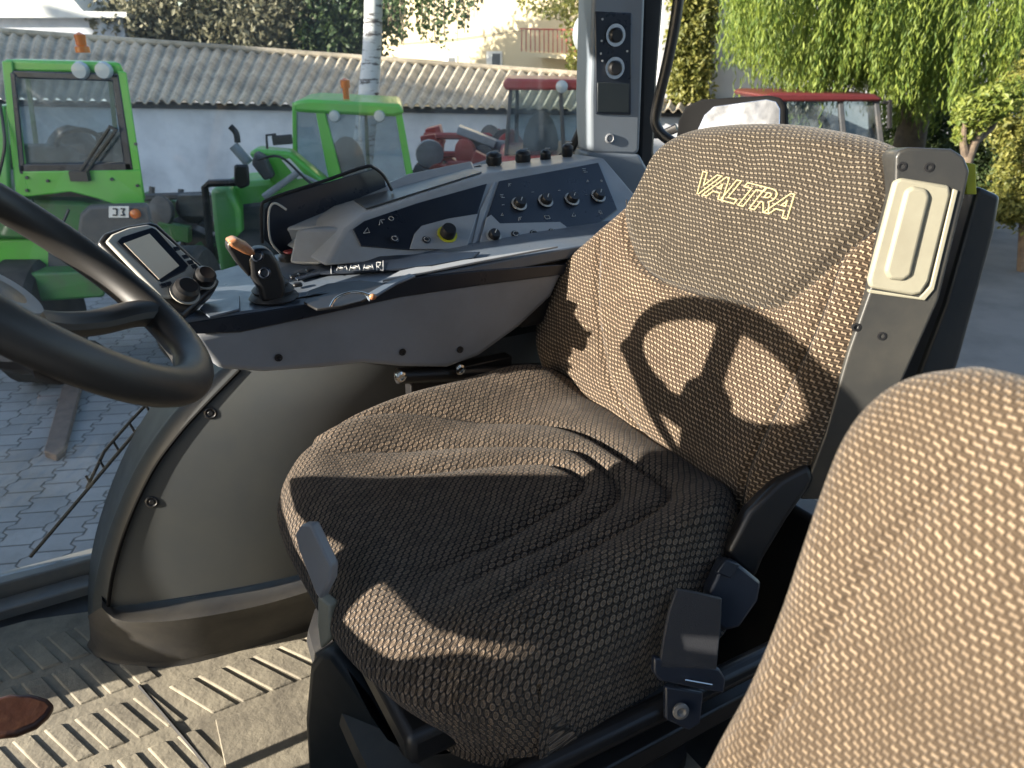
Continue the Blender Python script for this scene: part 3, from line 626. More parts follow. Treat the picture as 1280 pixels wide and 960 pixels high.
pr_ = panel('right_panel', [(624, 226), (748, 203), (772, 262), (720, 301), (606, 309), (598, 309), (610, 268)], .003, 'navy')
panel('right_subpanel', [(597, 310), (608, 272), (614, 268), (625, 279), (700, 277), (708, 283), (720, 301), (655, 306)], .0055, 'lgrey', par=pr_)
panel('seam', [(600, 262), (616, 228), (619, 227), (592, 313), (588, 313)], .002, 'lgrey')
def knob_on(x, y, r, ringmat, h=.012, par=con, body='black', pointer=True):
    c = pn(x, y, .006); bm = NB(); lathe(bm, [(r*.80, 0), (r*.78, h*.7), (r*.66, h), (0, h)], c, PN, 22)
    k = obj('knob', bm, body, par)
    bm = NB(); lathe(bm, [(r*.96, 0), (r*1.04, 0), (r*1.04, .0014), (r*.96, .0014)], c, PN, 28); obj('knob_ring', bm, ringmat, k)
    if pointer:
        bm = NB(); s = Vector((.5, .3, .6)); s = (s-PN*s.dot(PN)).normalized(); tube(bm, [c+PN*(h+.0003)-s*r*.1, c+PN*(h+.0003)+s*r*.55], .0009, 6); obj('pointer', bm, 'white', k)
    return k
knob_on(559, 293, .0195, 'yellow', .02, pl, pointer=False)
for x, y in ((649, 255), (682, 251), (715, 249), (748, 245)): knob_on(x, y, .0165, 'white', .013, pr_)
knob_on(617, 295, .0155, 'white', .012, pr_)
for x, y in ((533, 300), (644, 293), (667, 292), (690, 290), (493, 299)):
    bm = NB(); c = pn(x, y, .0055); lathe(bm, [(.0085, 0), (.0085, .002), (.006, .003), (.004, .001), (0, .001)], c, PN, 20); bt = obj('push_button', bm, 'navy', con)
    bm = NB(); tube(bm, [c+PN*.003+Vector((math.cos(t), math.sin(t)*.75, math.sin(t)*.63))*.0055 for t in np.linspace(.6, 2*math.pi-.4, 12)], .0006, 5); obj('button_mark', bm, 'white', bt)
# markings
f3 = lambda x, y: pn(x, y, .0045)
def marks(segs, par, r=.0006):
    groups = []
    for s in segs:
        hit = [g for g in groups if any(min(math.dist(p, q) for p in s for q in t) < 4.5 for t in g)]
        new = [s]
        for g in hit: new += g; groups.remove(g)
        groups.append(new)
    for g in groups:
        bm = NB()
        for a, b_ in g: tube(bm, [f3(*a), f3(*b_)], r, 5)
        obj('icon', bm, 'white', par)
PX_ = Vector((1, 0, 0)); PY_ = PN.cross(PX_); PY_ = PY_ if PY_.z > 0 else -PY_
GL = {'box': [[(-1, -1), (1, -1), (1, .4), (-1, .8), (-1, -1)]], 'tri': [[(-1, -1), (1, -1), (1, 1), (-1, -1)]], 'bars': [[(-1, 1), (1, 1)], [(-1, 0), (.4, 0)], [(-1, -1), (1, -1)]],
      'lift': [[(-1, -1), (-.2, .6), (1, .6)], [(0, -.6), (0, .4)]], 'dash': [[(-1, 0), (1, 0)]], 'sun': [[(math.cos(t)*.8, math.sin(t)*.8) for t in np.linspace(0, 6.28, 9)]], 'plug': [[(-1, 0), (-.2, 0), (-.2, 1), (.8, 1), (.8, -1), (-.2, -1), (-.2, 0)]]}
def icon(k, x, y, s, par):
    c = pn(x, y, .0042)
    bm = NB()
    for pl_ in GL[k]: tube(bm, [c+PX_*a*s+PY_*b_*s for a, b_ in pl_], .00055, 5)
    obj('icon', bm, 'white', par)
for k, x, y, s in (('lift', 650, 273, .0055), ('box', 684, 271, .0055), ('tri', 716, 268, .005), ('plug', 750, 265, .005), ('bars', 628, 245, .004), ('dash', 629, 256, .003), ('tri', 627, 268, .003),
                   ('tri', 734, 226, .003), ('sun', 752, 226, .003), ('dash', 733, 243, .003), ('dash', 666, 240, .003), ('dash', 699, 238, .003), ('lift', 637, 231, .005), ('bars', 731, 213, .005)): icon(k, x, y, s, pr_)
for k, x, y, s in (('lift', 477, 277, .007), ('sun', 489, 273, .006), ('tri', 457, 288, .006)): icon(k, x, y, s, pl)
# row of knobs on top
for x, y, r in ((617, 206, .017), (653, 203, .017), (681, 202, .012), (708, 195, .013)):
    c = atv(x, y+6, 1.56); bm = NB(); lathe(bm, [(r*.9, 0), (r, .008), (r*.8, .014), (r*1.1, .022), (r*1.05, .040), (r*.6, .045), (0, .045)], c-Vector((0, 0, .004)), (-.1, -.25, 1), 16); k = obj('top_knob', bm, 'black', con, bev=.001)
    bm = NB(); tube(bm, [c+Vector((-.007, -.012, .043)), c+Vector((.006, -.012, .043))], .0014, 6); obj('knob_mark', bm, 'lgrey', k)
bm = NB(); pts = [atv(x, y, 1.56) for x, y in [(575, 212), (600, 206), (612, 212), (590, 220)]]; prism(bm, pts, (0, .02, -.01)); obj('latch', bm, 'black', con, bev=.002)
# under-console hardware
bm = NB(); tube(bm, [atv(496, 470, 1.20), atv(690, 462, 1.20)], .016, 10); box(bm, atv(575, 470, 1.21), (.22, .03, .05)); obj('mount_arm', bm, 'black', con, bev=.003)
for x, y in ((574, 461), (500, 470)):
    bm = NB(); c = atv(x, y, 1.175); lathe(bm, [(.010, 0), (.010, .006), (.006, .008), (.005, .004), (0, .004)], c, (0, -1, 0), 16); obj('bolt', bm, 'chrome', con)
for x, y in ((348, 447), (503, 440), (575, 437)):
    bm = NB(); c = atv(x, y, V0-.001); lathe(bm, [(.0065, 0), (.0065, .0018), (.0045, .002), (.003, .0005)], c, (0, -1, 0), 16); obj('shell_screw', bm, 'black', con)

# joystick
js = thing('joystick', 'black joystick with an orange thumb lever on the console deck', 'joystick', (.27, 1.3, .79))
c = dk(343, 374)
bm = NB(); lathe(bm, [(.036, 0), (.040, .004), (.036, .010), (.031, .012), (.034, .017), (.029, .022), (.025, .024), (.027, .029), (.020, .035), (.014, .045)], c, (0, 0, 1), 30); obj('rubber_boot', bm, 'rubber', js)
ctr = c; JV = ctr.y
J = lambda x, y, dv=0: atv(x, y, JV+dv)
bm = NB(); prism(bm, [J(x, y) for x, y in [(322, 372), (318, 356), (308, 340), (305, 320), (310, 308), (322, 304), (334, 308), (342, 322), (350, 345), (352, 360), (346, 372)]], (0, -.034, 0)); grip = obj('grip', bm, 'black', js, bev=.010, segs=4)
bm = NB(); prism(bm, [J(x, y, -.004) for x, y in [(308, 343), (292, 325), (281, 308), (280, 300), (286, 296), (300, 304), (312, 312)]], (0, -.026, 0)); obj('finger_guard', bm, 'black', js, bev=.006, segs=3)
bm = NB(); prism(bm, [J(x, y, -.002) for x, y in [(283, 303), (280, 297), (290, 293), (306, 301), (315, 310), (311, 316), (300, 312)]], (0, -.034, 0)); obj('thumb_lever', bm, 'orange', js, bev=.005, segs=3)
for x, y in ((322, 320), (331, 341)):
    bm = NB(); lathe(bm, [(.0095, 0), (.0095, .004), (.007, .006), (.005, .003), (0, .003)], J(x, y, -.033), (-.3, -1, .3), 20); obj('button', bm, 'navy', js)
    
# display terminal
TN = Vector((.30, -.62, .72)).normalized(); TP = Vector((.09, 1.22, .86))
term = thing('display_terminal', 'tilted grey control terminal with blank tan screen beside the steering wheel', 'display', (.09, 1.25, .80))
bm = NB(); pprism(bm, [(122, 302), (130, 290), (158, 281), (188, 276), (198, 279), (240, 318), (276, 350), (268, 362), (230, 396), (222, 392), (160, 340)], TP, TN, .03); case = obj('case', bm, 'black', term, bev=.006, segs=3)
bm = NB(); pprism(bm, [(132, 301), (140, 292), (160, 284), (184, 280), (194, 283), (236, 320), (271, 350), (262, 358), (212, 362+10), (200, 370), (160, 330)], TP, TN, .008, off=.004); obj('bezel', bm, 'termgrey', case, bev=.003)
bm = NB(); pprism(bm, [(146, 302), (152, 296), (190, 284), (196, 287), (236, 332), (232, 338), (203, 352), (198, 350)], TP, TN, .004, off=.0062); obj('screen_surround', bm, 'navy', term, bev=.001)
bm = NB(); pprism(bm, [(155, 304), (187, 292), (224, 332), (199, 349)], TP, TN, .003, off=.0078); obj('screen', bm, 'screen', term)
for x, y, r in ((231, 366, .019), (254, 350, .016)):
    bm = NB(); c = onp(x, y, TP+TN*.006, TN); lathe(bm, [(r*.9, -.004), (r, .004), (r*.96, .016), (r*.7, .02), (0, .02)], c, TN, 22); k = obj('knob', bm, 'black', term)
    bm = NB(); lathe(bm, [(r*1.05, 0), (r*1.15, 0), (r*1.15, .002), (r*1.05, .002)], c, TN, 22); obj('knob_ring', bm, 'termgrey', k)
for x, y in ((221, 311), (232, 321), (238, 328), (243, 333), (248, 337), (204, 357), (211, 355)):
    bm = NB(); c = onp(x, y, TP+TN*.004, TN); box(bm, c, (.009, .007, .004), rot=TN.to_track_quat('Z', 'Y').to_matrix()); obj('key', bm, 'navy', term, bev=.001)
bm = NB(); tube(bm, [TP-TN*.03+Vector((.04, .0, -.02)), (.14, 1.30, .79)], .014, 10); obj('bracket', bm, 'black', term)
# black padded arm screen behind console
pad = thing('padded_arm_box', 'glossy black rounded padded arm standing behind the joystick', 'armrest', (.45, 1.55, .80))
V1 = 1.50
f0 = [atv(x, y, V1) for x, y in [(329, 300), (330, 262), (337, 250), (352, 244), (362, 255), (368, 275), (356, 305), (350, 320)]]
axv = atv(466, 211, V1+.05)-atv(345, 247, V1)
bm = NB(); prism(bm, f0, axv*1.0); obj('cover', bm, 'navy', pad, bev=.012, segs=5)
bm = NB(); tube(bm, spline([atv(x, y, V1-.01) for x, y in [(352, 318), (338, 300), (336, 266), (343, 254), (358, 262)]], 5), .0022, 6); obj('edge_trim', bm, 'termgrey', pad)
bm = NB(); tube(bm, spline([atv(x, y, V1-.002) for x, y in [(328, 304), (327, 262), (337, 249), (400, 228), (455, 209), (468, 210), (480, 220), (490, 238)]], 5), .0035, 8); obj('seal', bm, 'black', pad)
bm = NB(); tube(bm, [f0[0]+axv*.3+Vector((0, .02, -.02)), Vector((f0[0].x+.1, 1.53, .78))], .02, 10); obj('support', bm, 'black', pad)

# ================================================================== CAB STRUCTURE
cab = thing('tractor_cab', 'tractor cab interior with grey wheel arch, corner pillar with two dials, dark window frames', 'tractor cab', (.3, .9, 0))
# floor
bm = NB(); box(bm, (.1, .87, -.03), (2.0, 1.75, .05)); obj('floor', bm, 'rubber', cab)
bm = NB(); box(bm, (.1, 1.79, .02), (2.2, .05, .06)); box(bm, (.1, 1.73, .005), (2.2, .05, .03)); obj('door_sill', bm, 'steel', cab, bev=.004)
bm = NB(); box(bm, (.1, 1.87, -.10), (2.4, .12, .05)); obj('outer_step', bm, 'steel', cab, bev=.006)
# wheel arch: side wall bounded by a curve, with raised lip
arch_px = [(113, 800), (116, 745), (128, 690), (150, 628), (178, 570), (212, 520), (250, 482), (290, 455)]
AR = [atv(x, y, 1.50-(.02*i)) for i, (x, y) in enumerate(arch_px)]
inner = [(135, 760), (142, 715), (160, 655), (190, 590), (222, 545), (255, 508), (300, 462)]
IN = [atv(x, y, 1.38-.010*i) for i, (x, y) in enumerate(inner)]
AR = spline(AR, 6); IN = spline(IN, 7)
N = 36
def resamp(P, n):
    P = [np.array(p) for p in P]; d = np.r_[0, np.cumsum([np.linalg.norm(b_-a) for a, b_ in zip(P, P[1:])])]; t = np.linspace(0, d[-1], n); P = np.array(P)
    return [Vector([np.interp(x, d, P[:, k]) for k in range(3)]) for x in t]
AR = resamp(AR, N); IN = resamp(IN, N)
# lip strip, outer to inner curve
bm = NB(); rows = []
for a, b_ in zip(AR, IN):
    o = a+(a-b_)*0; rows.append([a+Vector((.0, .12, 0)), a, a+(b_-a)*.15+Vector((-.004, 0, .004)), a+(b_-a)*.5+Vector((-.01, -.0, .01)), a+(b_-a)*.9+Vector((-.004, 0, .004)), b_])
strip(bm, rows); obj('arch_lip', bm, 'archlip', cab, ang=60)
bm = NB(); tube(bm, [p+Vector((-.001, -.003, 0)) for p in IN], .0035, 6); obj('lip_gap', bm, 'matt', cab)
# inner face from IN curve back under the seat
bm = NB(); rows = []
for i, b_ in enumerate(IN):
    s = i/(N-1); r = []
    for k in range(41):
        t = k/40; u = b_.x+(1.0-b_.x)*t
        v = b_.y - .10*math.sin(min(t*2.2, 1)*math.pi/2) + .012*math.sin(s*2.6)*math.sin(min(t*2.2, 1)*1.5)
        z = b_.z + (.02*t)*(1-s) if i else b_.z+.01*t
        r.append(Vector((u, v, z)))
    rows.append(r)
ROWS = rows; strip(bm, rows); wa = obj('wheel_arch', bm, 'arch', cab, ang=60)
def topx(p):
    w_ = CAB @ p - CAMW; c, s = math.cos(PITCH), math.sin(PITCH); d = w_.y*c-w_.z*s; return (CX+F_PX*w_.x/d, CY-F_PX*(w_.y*s+w_.z*c)/d)
for x, y in ((263, 521), (189, 632)):
    c = min((p for r in ROWS for p in r), key=lambda p: math.dist(topx(p), (x, y))); nrm = (-.25, -1, .15)
    bm = NB(); lathe(bm, [(.011, -.006), (.012, .0015), (.009, .003), (.006, .001), (.004, .003), (0, .003)], c, nrm, 20); obj('arch_bolt', bm, 'black', cab)
# base skirt of the arch
sk_t = [(128, 762), (180, 772), (250, 762), (320, 750), (400, 728)]; sk_b = [(118, 800), (165, 822), (240, 825), (310, 808), (400, 778)]
bm = NB(); T_ = resamp(spline([atv(128, 752, 1.385), atv(150, 768, 1.36), atv(200, 770, 1.33), atv(270, 761, 1.30), atv(340, 746, 1.28), atv(420, 722, 1.26)], 6), 30)
B_ = resamp(spline([atz(114, 800, .004), atz(130, 818, .004), atz(170, 828, .004), atz(230, 826, .004), atz(310, 806, .004), atz(400, 780, .004), atz(460, 764, .004)], 6), 30)
rows = []
for a, b_ in zip(T_, B_):
    b2 = b_; m_ = a.lerp(b2, .45)+Vector((-.012, -.014, .012)); rows.append([a+Vector((0, .05, .0)), a+Vector((0, 0, .004)), a+Vector((-.003, -.012, -.004)), m_+Vector((0, 0, .014)), m_, m_.lerp(b2, .85)+Vector((-.002, -.004, .0)), b2+Vector((-.010, -.014, 0))])
strip(bm, rows); obj('arch_base', bm, 'rubber', cab, ang=50)
# pillar
PV = 1.56; PNn = Vector((-.25, -1, 0)).normalized(); PP = Vector((1.15, PV, 1.0))
bm = NB(); pprism(bm, [(741, -120), (808, -120), (807, 0), (803, 110), (800, 190), (792, 195), (738, 192), (737, 120), (741, 0)], PP, PNn, .10); pil = obj('pillar', bm, 'post', cab, bev=.010, segs=3)
bm = NB(); pprism(bm, [(744, 14), (790, 16), (789, 144), (745, 143)], PP, PNn, .008, off=.003); pp = obj('control_plate', bm, 'navy', pil, bev=.003)
bm = NB(); pprism(bm, [(747, 103), (787, 104), (786, 141), (747, 140)], PP, PNn, .004, off=.005); obj('blank_plate', bm, 'archlip', pil, bev=.001)
for x, y in ((769, 44), (768, 85)):
    c = onp(x, y, PP+PNn*.004, PNn); r = .0235
    bm = NB(); lathe(bm, [(r*.72, 0), (r*.70, .010), (r*.55, .013), (0, .013)], c, PNn, 26); k = obj('dial', bm, 'black', pil)
    bm = NB(); lathe(bm, [(r*.94, 0), (r*1.04, 0), (r*1.04, .004), (r*.94, .004)], c, PNn, 32); obj('dial_ring', bm, 'chrome', k)
for x, y in ((753, 24), (752, 51), (751, 67), (753, 76), (784, 64)):
    bm = NB(); lathe(bm, [(.0026, 0), (.0026, .001), (0, .001)], onp(x, y, PP+PNn*.0035, PNn), PNn, 10); obj('dial_mark', bm, 'white', pp)
bm = NB(); lathe(bm, [(.012, 0), (.012, .003), (.009, .004), (.007, .001), (.004, .003), (0, .003)], onp(762, 173, PP+PNn*.001, PNn), PNn, 22); obj('pillar_screw', bm, 'grey', pil)
bm = NB(); pprism(bm, [(734, 190), (800, 193), (812, 215), (812, 300), (770, 300), (757, 214), (735, 204)], PP, PNn, .10, off=.004); obj('pillar_foot', bm, 'post', cab, bev=.008, segs=3)
# window seals / frames
bm = NB(); tube(bm, spline([atv(742, -150, 1.66), atv(741, 0, 1.66), atv(740, 80, 1.66), atv(736, 130, 1.66), atv(722, 170, 1.66), atv(704, 195, 1.66), atv(660, 216, 1.68)], 6), .011, 10); obj('side_window_seal', bm, 'black', cab)
bm = NB(); pprism(bm, [(806, -120), (838, -120), (830, 0), (822, 100), (818, 190), (822, 240), (798, 240), (802, 110)], PP+Vector((0, .03, 0)), PNn, .08); obj('rear_frame', bm, 'black', cab, bev=.008)
bm = NB(); tube(bm, spline([onp(x, y, (1.28, 1.5, 1), (-1, -.6, 0)) for x, y in [(862, -140), (848, 0), (836, 70), (822, 130), (820, 155), (832, 172), (860, 182), (960, 190)]], 6), .013, 10); obj('rear_window_seal', bm, 'black', cab)
bm = NB(); box(bm, (.92, 1.46, .53), (.72, .28, .24)); obj('dark_gap_block', bm, 'black', cab, bev=.02)  # black box added to close a bright gap under the console
bm = NB(); box(bm, (-.76, 1.66, .75), (.05, .42, 1.5)); obj('corner_shade_panel', bm, 'black', cab, bev=.01)  # unseen panel added upstream to keep sun off the arch lip and housing
# off-frame shell of the cab
bm = NB(); box(bm, (.95, .78, .24), (.06, .80, .46)); obj('rear_dark_block', bm, 'black', cab, bev=.01)  # dark block added so no bright ground shows behind the seat
bm = NB(); box(bm, (.85, -.02, .30), (.9, .05, .62)); obj('rear_quarter_panel', bm, 'black', cab, bev=.01)
bm = NB(); box(bm, (.25, .87, 1.72), (1.9, 1.9, .08)); obj('roof', bm, 'black', cab, bev=.02)
for (u, v) in ((-.66, .05), (-.66, 1.72), (1.25, .05)):
    bm = NB(); box(bm, (u, v, .87), (.07, .07, 1.72)); obj('corner_post', bm, 'black', cab, bev=.01)
# glass
def pane(name, a, b_, c, d):
    bm = NB(); a, b_, c, d = map(Vector, (a, b_, c, d)); n_ = (b_-a).cross(d-a).normalized()*.004; prism(bm, (a, b_, c, d), n_); return obj(name, bm, 'glass', cab)
pane('side_glass', (-.62, 1.82, .05), (1.20, 1.70, .05), (1.20, 1.70, 1.66), (-.62, 1.82, 1.66))
# wiper outside the side glass
wip = thing('side_wiper', 'thin black wiper resting outside the side glass above the paving', 'wiper', (-.1, 1.86, .2))
bm = NB(); a, b_ = atv(38, 696, 1.86), atv(205, 498, 1.87); tube(bm, [a, a.lerp(b_, .5)+Vector((-.008, 0, -.008)), b_, atv(260, 430, 1.88)], .0045, 8); obj('wiper_blade', bm, 'matt', wip)
bm = NB(); tube(bm, [a.lerp(b_, .42)+Vector((-.0, .01, .0)), a.lerp(b_, .62)+Vector((-.016, .012, .018)), a.lerp(b_, .8)+Vector((-.012, .012, .02)), atv(260, 425, 1.90)], .004, 8)
for t in (.45, .55, .66, .78, .9): tube(bm, [a.lerp(b_, t)+Vector((0, .002, 0)), a.lerp(b_, t+.02)+Vector((-.014, .01, .016))], .003, 6)
obj('wiper_arm', bm, 'matt', wip)

# ================================================================== FLOOR MAT
fm = thing('floor_mat', 'dusty tan rubber floor mat with raised slanted ribs', 'floor mat', (.0, 1.2, 0))
bm = NB(); prism(bm, [(-.75, .60, .0), (.75, .60, .0), (.75, 1.30, .0), (.05, 1.56, .0), (-.28, 1.66, .0), (-.75, 1.68, .0)], (0, 0, .006)); obj('mat_base', bm, 'mat', fm)
bm = NB()
def padq(u0, u1, va, vb, sk, h=.0095):
    g_ = .006
    a = [(u0+g_, va), (u1-g_*.2, va), (u1-g_*.2+sk, vb), (u0+g_+sk, vb)]
    bt = [bm.verts.new((x, y, .0055)) for x, y in a]; cx_ = sum(x for x, y in a)/4; cy_ = sum(y for x, y in a)/4
    tp = [bm.verts.new((x+(cx_-x)*.10, y+(cy_-y)*.06, h)) for x, y in a]
    bm.faces.new(tp)
    for i in range(4): bm.faces.new((bt[i], bt[(i+1) % 4], tp[(i+1) % 4], tp[i]))
for k in range(7): padq(-.043+.054*k, -.043+.054*(k+1), 1.300, 1.185, .066+.002*k)
for k in range(9): padq(-.107-.050*k, -.107-.050*(k-1)-.012, 1.303, 1.195, .052)
for k in range(9): padq(-.14-.052*k, -.14-.052*(k-1)-.008, 1.455, 1.335, .050)
for k in range(7): padq(-.20-.052*k, -.20-.052*(k-1)-.008, 1.58, 1.475, .047)
for k in range(9): padq(-.045-.050*k, -.045-.050*(k-1)-.010, 1.165, 1.05, .045)
for k in range(9): padq(-.0-.050*k, -.0-.050*(k-1)-.010, 1.03, .92, .04)
obj('ribs', bm, 'mat', fm, bev=.002)
# raised channel between the two rib fields and a folded edge
bm = NB(); tube(bm, [(-.085, 1.33, .007), (-.04, 1.19, .009), (.0, 1.07, .007), (.03, .95, .006)], .0035, 6); obj('mat_seam', bm, 'rubber', fm)
bm = NB(); prism(bm, [(.03, 1.165, .006), (.19, 1.14, .006), (.45, 1.14, .006), (.45, .8, .006), (.06, .8, .006), (.025, 1.0, .006)], (0, 0, .006)); obj('mat_flap', bm, 'mat', fm, bev=.002)
# ================================================================== GROUND
bm = NB(); prism(bm, [(-60, -40, GZ-.3), (60, -40, GZ-.3), (60, 70, GZ-.3), (-60, 70, GZ-.3)], (0, 0, .3)); tag(obj('paved_yard', bm, 'paver', frame=WORLD), kind='structure')
bm = NB(); prism(bm, [(-300, -200, GZ-.42), (300, -200, GZ-.42), (300, 500, GZ-.42), (-300, 500, GZ-.42)], (0, 0, .1)); tag(obj('ground', bm, 'asphalt', frame=WORLD), kind='structure')
bm = NB(); prism(bm, [(1.2, 1.2, GZ+.004), (40, 1.2, GZ+.004), (40, 40, GZ+.004), (1.2, 40, GZ+.004)], (0, 0, .004)); tag(obj('asphalt_yard', bm, 'asphalt', frame=WORLD), kind='structure')
# plank
bm = NB(); q = [atg(x, y) for x, y in [(82, 482), (104, 484), (82, 570), (72, 577), (57, 572)]]; prism(bm, q, (0, 0, .05)); tag(obj('wooden_plank', bm, 'wood', frame=WORLD, bev=.006), 'weathered brown plank lying on the paving outside the cab', 'plank')
# ================================================================== SHED
shed = thing('white_shed', 'long low whitewashed shed with a mossy corrugated roof', 'shed', (-2, 13, GZ), frame=WORLD)
E0, E1 = aty(-260, 118, 12.2), aty(1010, 140, 13.6); R0, R1 = aty(-260, 22, 16), aty(1010, 116, 19)
bm = NB(); NC = 1100; rows = [[], [], []]
for i in range(NC+1):
    t = i/NC; zz = .035*math.cos(i/NC*2*math.pi*92)
    a, b_ = E0.lerp(E1, t), R0.lerp(R1, t)
    for k in range(3): rows[k].append(a.lerp(b_, k/2)+Vector((0, 0, zz)))
strip(bm, rows); rows2 = [[p-Vector((0, 0, .02)) for p in r] for r in rows]; strip(bm, rows2); strip(bm, [rows[0], rows2[0]]); obj('roof', bm, 'roof', shed, WORLD, ang=60, recalc=False)
wa0, wa1 = E0+Vector((0, .25, -.06)), E1+Vector((0, .25, -.06))
bm = NB(); prism(bm, [wa0, wa1, Vector((wa1.x, wa1.y, GZ)), Vector((wa0.x, wa0.y, GZ))], (0, .25, 0)); obj('wall', bm, 'render', shed, WORLD)
bm = NB(); d0, d1 = wa0+Vector((0, -.06, -.02)), wa1+Vector((0, -.06, -.02)); tube(bm, [d0, d1], .05, 8); obj('gutter', bm, 'junk', shed, WORLD)
# ridge cap
bm = NB(); tube(bm, [R0+Vector((0, 0, .03)), R1+Vector((0, 0, .03))], .07, 8); obj('ridge_cap', bm, 'roof', shed, WORLD)
# small white gable
wg = thing('white_outbuilding', 'small white outbuilding with pale roof behind the shed at upper left', 'outbuilding', (-13, 22, GZ), frame=WORLD)
bm = NB(); q = [aty(x, y, 22) for x, y in [(-160, 20), (152, 20), (152, 90), (-160, 90)]]; prism(bm, [q[0], q[1], Vector((q[1].x, 22, GZ)), Vector((q[0].x, 22, GZ))], (0, 4, 0)); obj('wall', bm, 'render', wg, WORLD)
bm = NB(); prism(bm, [aty(x, y, 21.7) for x, y in [(-180, 22), (158, 22), (158, 15), (104, 14), (80, -14), (-180, -60)]], (0, 5, 0)); obj('roof', bm, 'wframe', wg, WORLD)
# cream house: its front turned toward the low sun
hs = thing('cream_house', 'tall cream rendered house lit by the sun behind the shed', 'house', (1, 26, GZ), frame=WORLD)
HP = Vector((2, 25, 0)); HN = Vector((-.62, -.78, 0)).normalized()
hp = lambda x, y, off=0: onp(x, y, HP+HN*off, HN, WORLD)
q0, q1 = hp(478, 60), hp(860, 60)
bm = NB(); prism(bm, [(q0.x, q0.y, GZ), (q1.x, q1.y, GZ), (q1.x, q1.y, 7), (q0.x, q0.y, 7)], -HN*8); hw = obj('wall', bm, 'housewall', hs, WORLD)
e = (q1-q0).normalized(); e.z = 0
bm = NB(); prism(bm, [Vector((q0.x, q0.y, 7))+HN*.4-e*.3, Vector((q1.x, q1.y, 7))+HN*.4+e*.3, Vector((q1.x, q1.y, 9))-HN*4+e*.3, Vector((q0.x, q0.y, 9))-HN*4-e*.3], (0, 0, .15)); obj('roof', bm, 'roof', hs, WORLD)
for (x0, y0, x1, y1) in ((553, 69, 571, 88), (608, 64, 627, 90)):
    bm = NB(); pprism(bm, [(x0, y0), (x1, y0), (x1, y1), (x0, y1)], HP, HN, .1, .05, WORLD); wn_ = obj('window', bm, 'wframe', hs, WORLD)
    bm = NB(); pprism(bm, [(x0+7, y0+3), (x1-2, y0+3), (x1-2, y1-1), (x0+7, y1-1)], HP, HN, .05, .06, WORLD); obj('pane', bm, 'wdark', wn_, WORLD)
bm = NB(); pprism(bm, [(650, 64), (735, 70), (735, 76), (650, 70)], HP, HN, 1.0, 1.0, WORLD); bal = obj('balcony', bm, 'housewall', hs, WORLD)
bm = NB()
for k in range(15): tube(bm, [hp(652+5.6*k, 36, .95), hp(652+5.6*k, 66, .95)], .018, 5)
tube(bm, [hp(650, 36, .95), hp(735, 38, .95)], .025, 5); obj('railing', bm, 'machred', bal, WORLD)
bm = NB(); tube(bm, [hp(480, 56, .1), hp(560, 50, .1), hp(655, 38, .1)], .012, 4); obj('cable', bm, 'junk', hs, WORLD)
# grey wall building right
gb = thing('grey_building', 'pale grey rendered building behind the willow', 'building', (6, 15, GZ), frame=WORLD)
q0, q1 = aty(826, 60, 15), aty(1420, 60, 15)
bm = NB(); prism(bm, [(q0.x, 15, GZ), (q1.x, 15, GZ), (q1.x, 15, 6), (q0.x, 15, 6)], (0, 7, 0)); obj('wall', bm, 'greywall', gb, WORLD)
bm = NB(); box(bm, ((q0.x+q1.x)/2, 18.5, 6.1), (q1.x-q0.x+.8, 7.8, .2)); obj('roof', bm, 'roof', gb, WORLD)
# neighbouring hall (off frame, throws the yard shade)
nb = thing('yard_hall', 'tall hall off to the left that shades the yard', 'building', (-16, 8, GZ))
bm = NB(); prism(bm, [(-17, 5.0, GZ), (-17, 27, GZ), (-17, 27, 7.3), (-17, 5.0, 7.3)], (-5, 0, 0)); obj('wall', bm, 'greywall', nb)
bm = NB(); box(bm, (-19.5, 16, 7.42), (5.2, 22.3, .2)); obj('roof', bm, 'roof', nb)

sky_blk = thing('sky_blocker', 'long unseen block added behind the camera to cut sky light', 'building', (6, -8, GZ), frame=WORLD)  # unseen block, added to cut the sky light that reaches the cab
bm = NB(); box(bm, (6.5, -9, 2.1), (21, 6, 6.8)); obj('wall', bm, 'greywall', sky_blk, WORLD)
bm = NB(); box(bm, (6.5, -9, 5.62), (21.6, 6.6, .2)); obj('roof', bm, 'roof', sky_blk, WORLD)

# ================================================================== TELEHANDLERS
def yp(name, px, Y, depth, mat, par, bev=.01): bm = NB(); yprism(bm, px, Y, depth); return obj(name, bm, mat, par, WORLD, bev=bev)
YA = 5.6
def setdir(px, Y):
    global YD
    p = aty(px, 200, Y); YD = Vector((p.x, p.y, 0)).normalized()
setdir(150, YA)
ta = thing('telehandler', 'bright green telehandler with wide windscreen and parallel wiper, nearest at far left', 'telehandler', (-4, YA, GZ), frame=WORLD)
body = yp('front_frame', [(28, 214), (176, 212), (182, 262), (150, 258), (120, 248), (88, 240), (36, 246)], YA-.05, .25, 'green', ta)
yp('roof', [(4, 74), (150, 78), (156, 92), (14, 90)], YA-.02, 1.3, 'green', ta, .02)
yp('post', [(2, 76), (15, 76), (38, 246), (20, 246)], YA-.04, .07, 'green', ta)
yp('post', [(146, 88), (158, 90), (182, 250), (166, 226)], YA-.04, .07, 'green', ta)
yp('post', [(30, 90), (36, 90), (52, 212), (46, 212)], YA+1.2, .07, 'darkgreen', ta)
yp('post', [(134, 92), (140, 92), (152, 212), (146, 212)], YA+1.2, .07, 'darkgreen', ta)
gf = yp('windscreen_seal', [(14, 88), (147, 92), (150, 102), (22, 98)], YA-.045, .03, 'navy', ta)
yp('windscreen_seal', [(22, 205), (164, 203), (166, 216), (25, 218)], YA-.045, .03, 'navy', ta)
yp('windscreen_seal', [(139, 92), (148, 92), (167, 215), (156, 214)], YA-.045, .03, 'navy', ta)
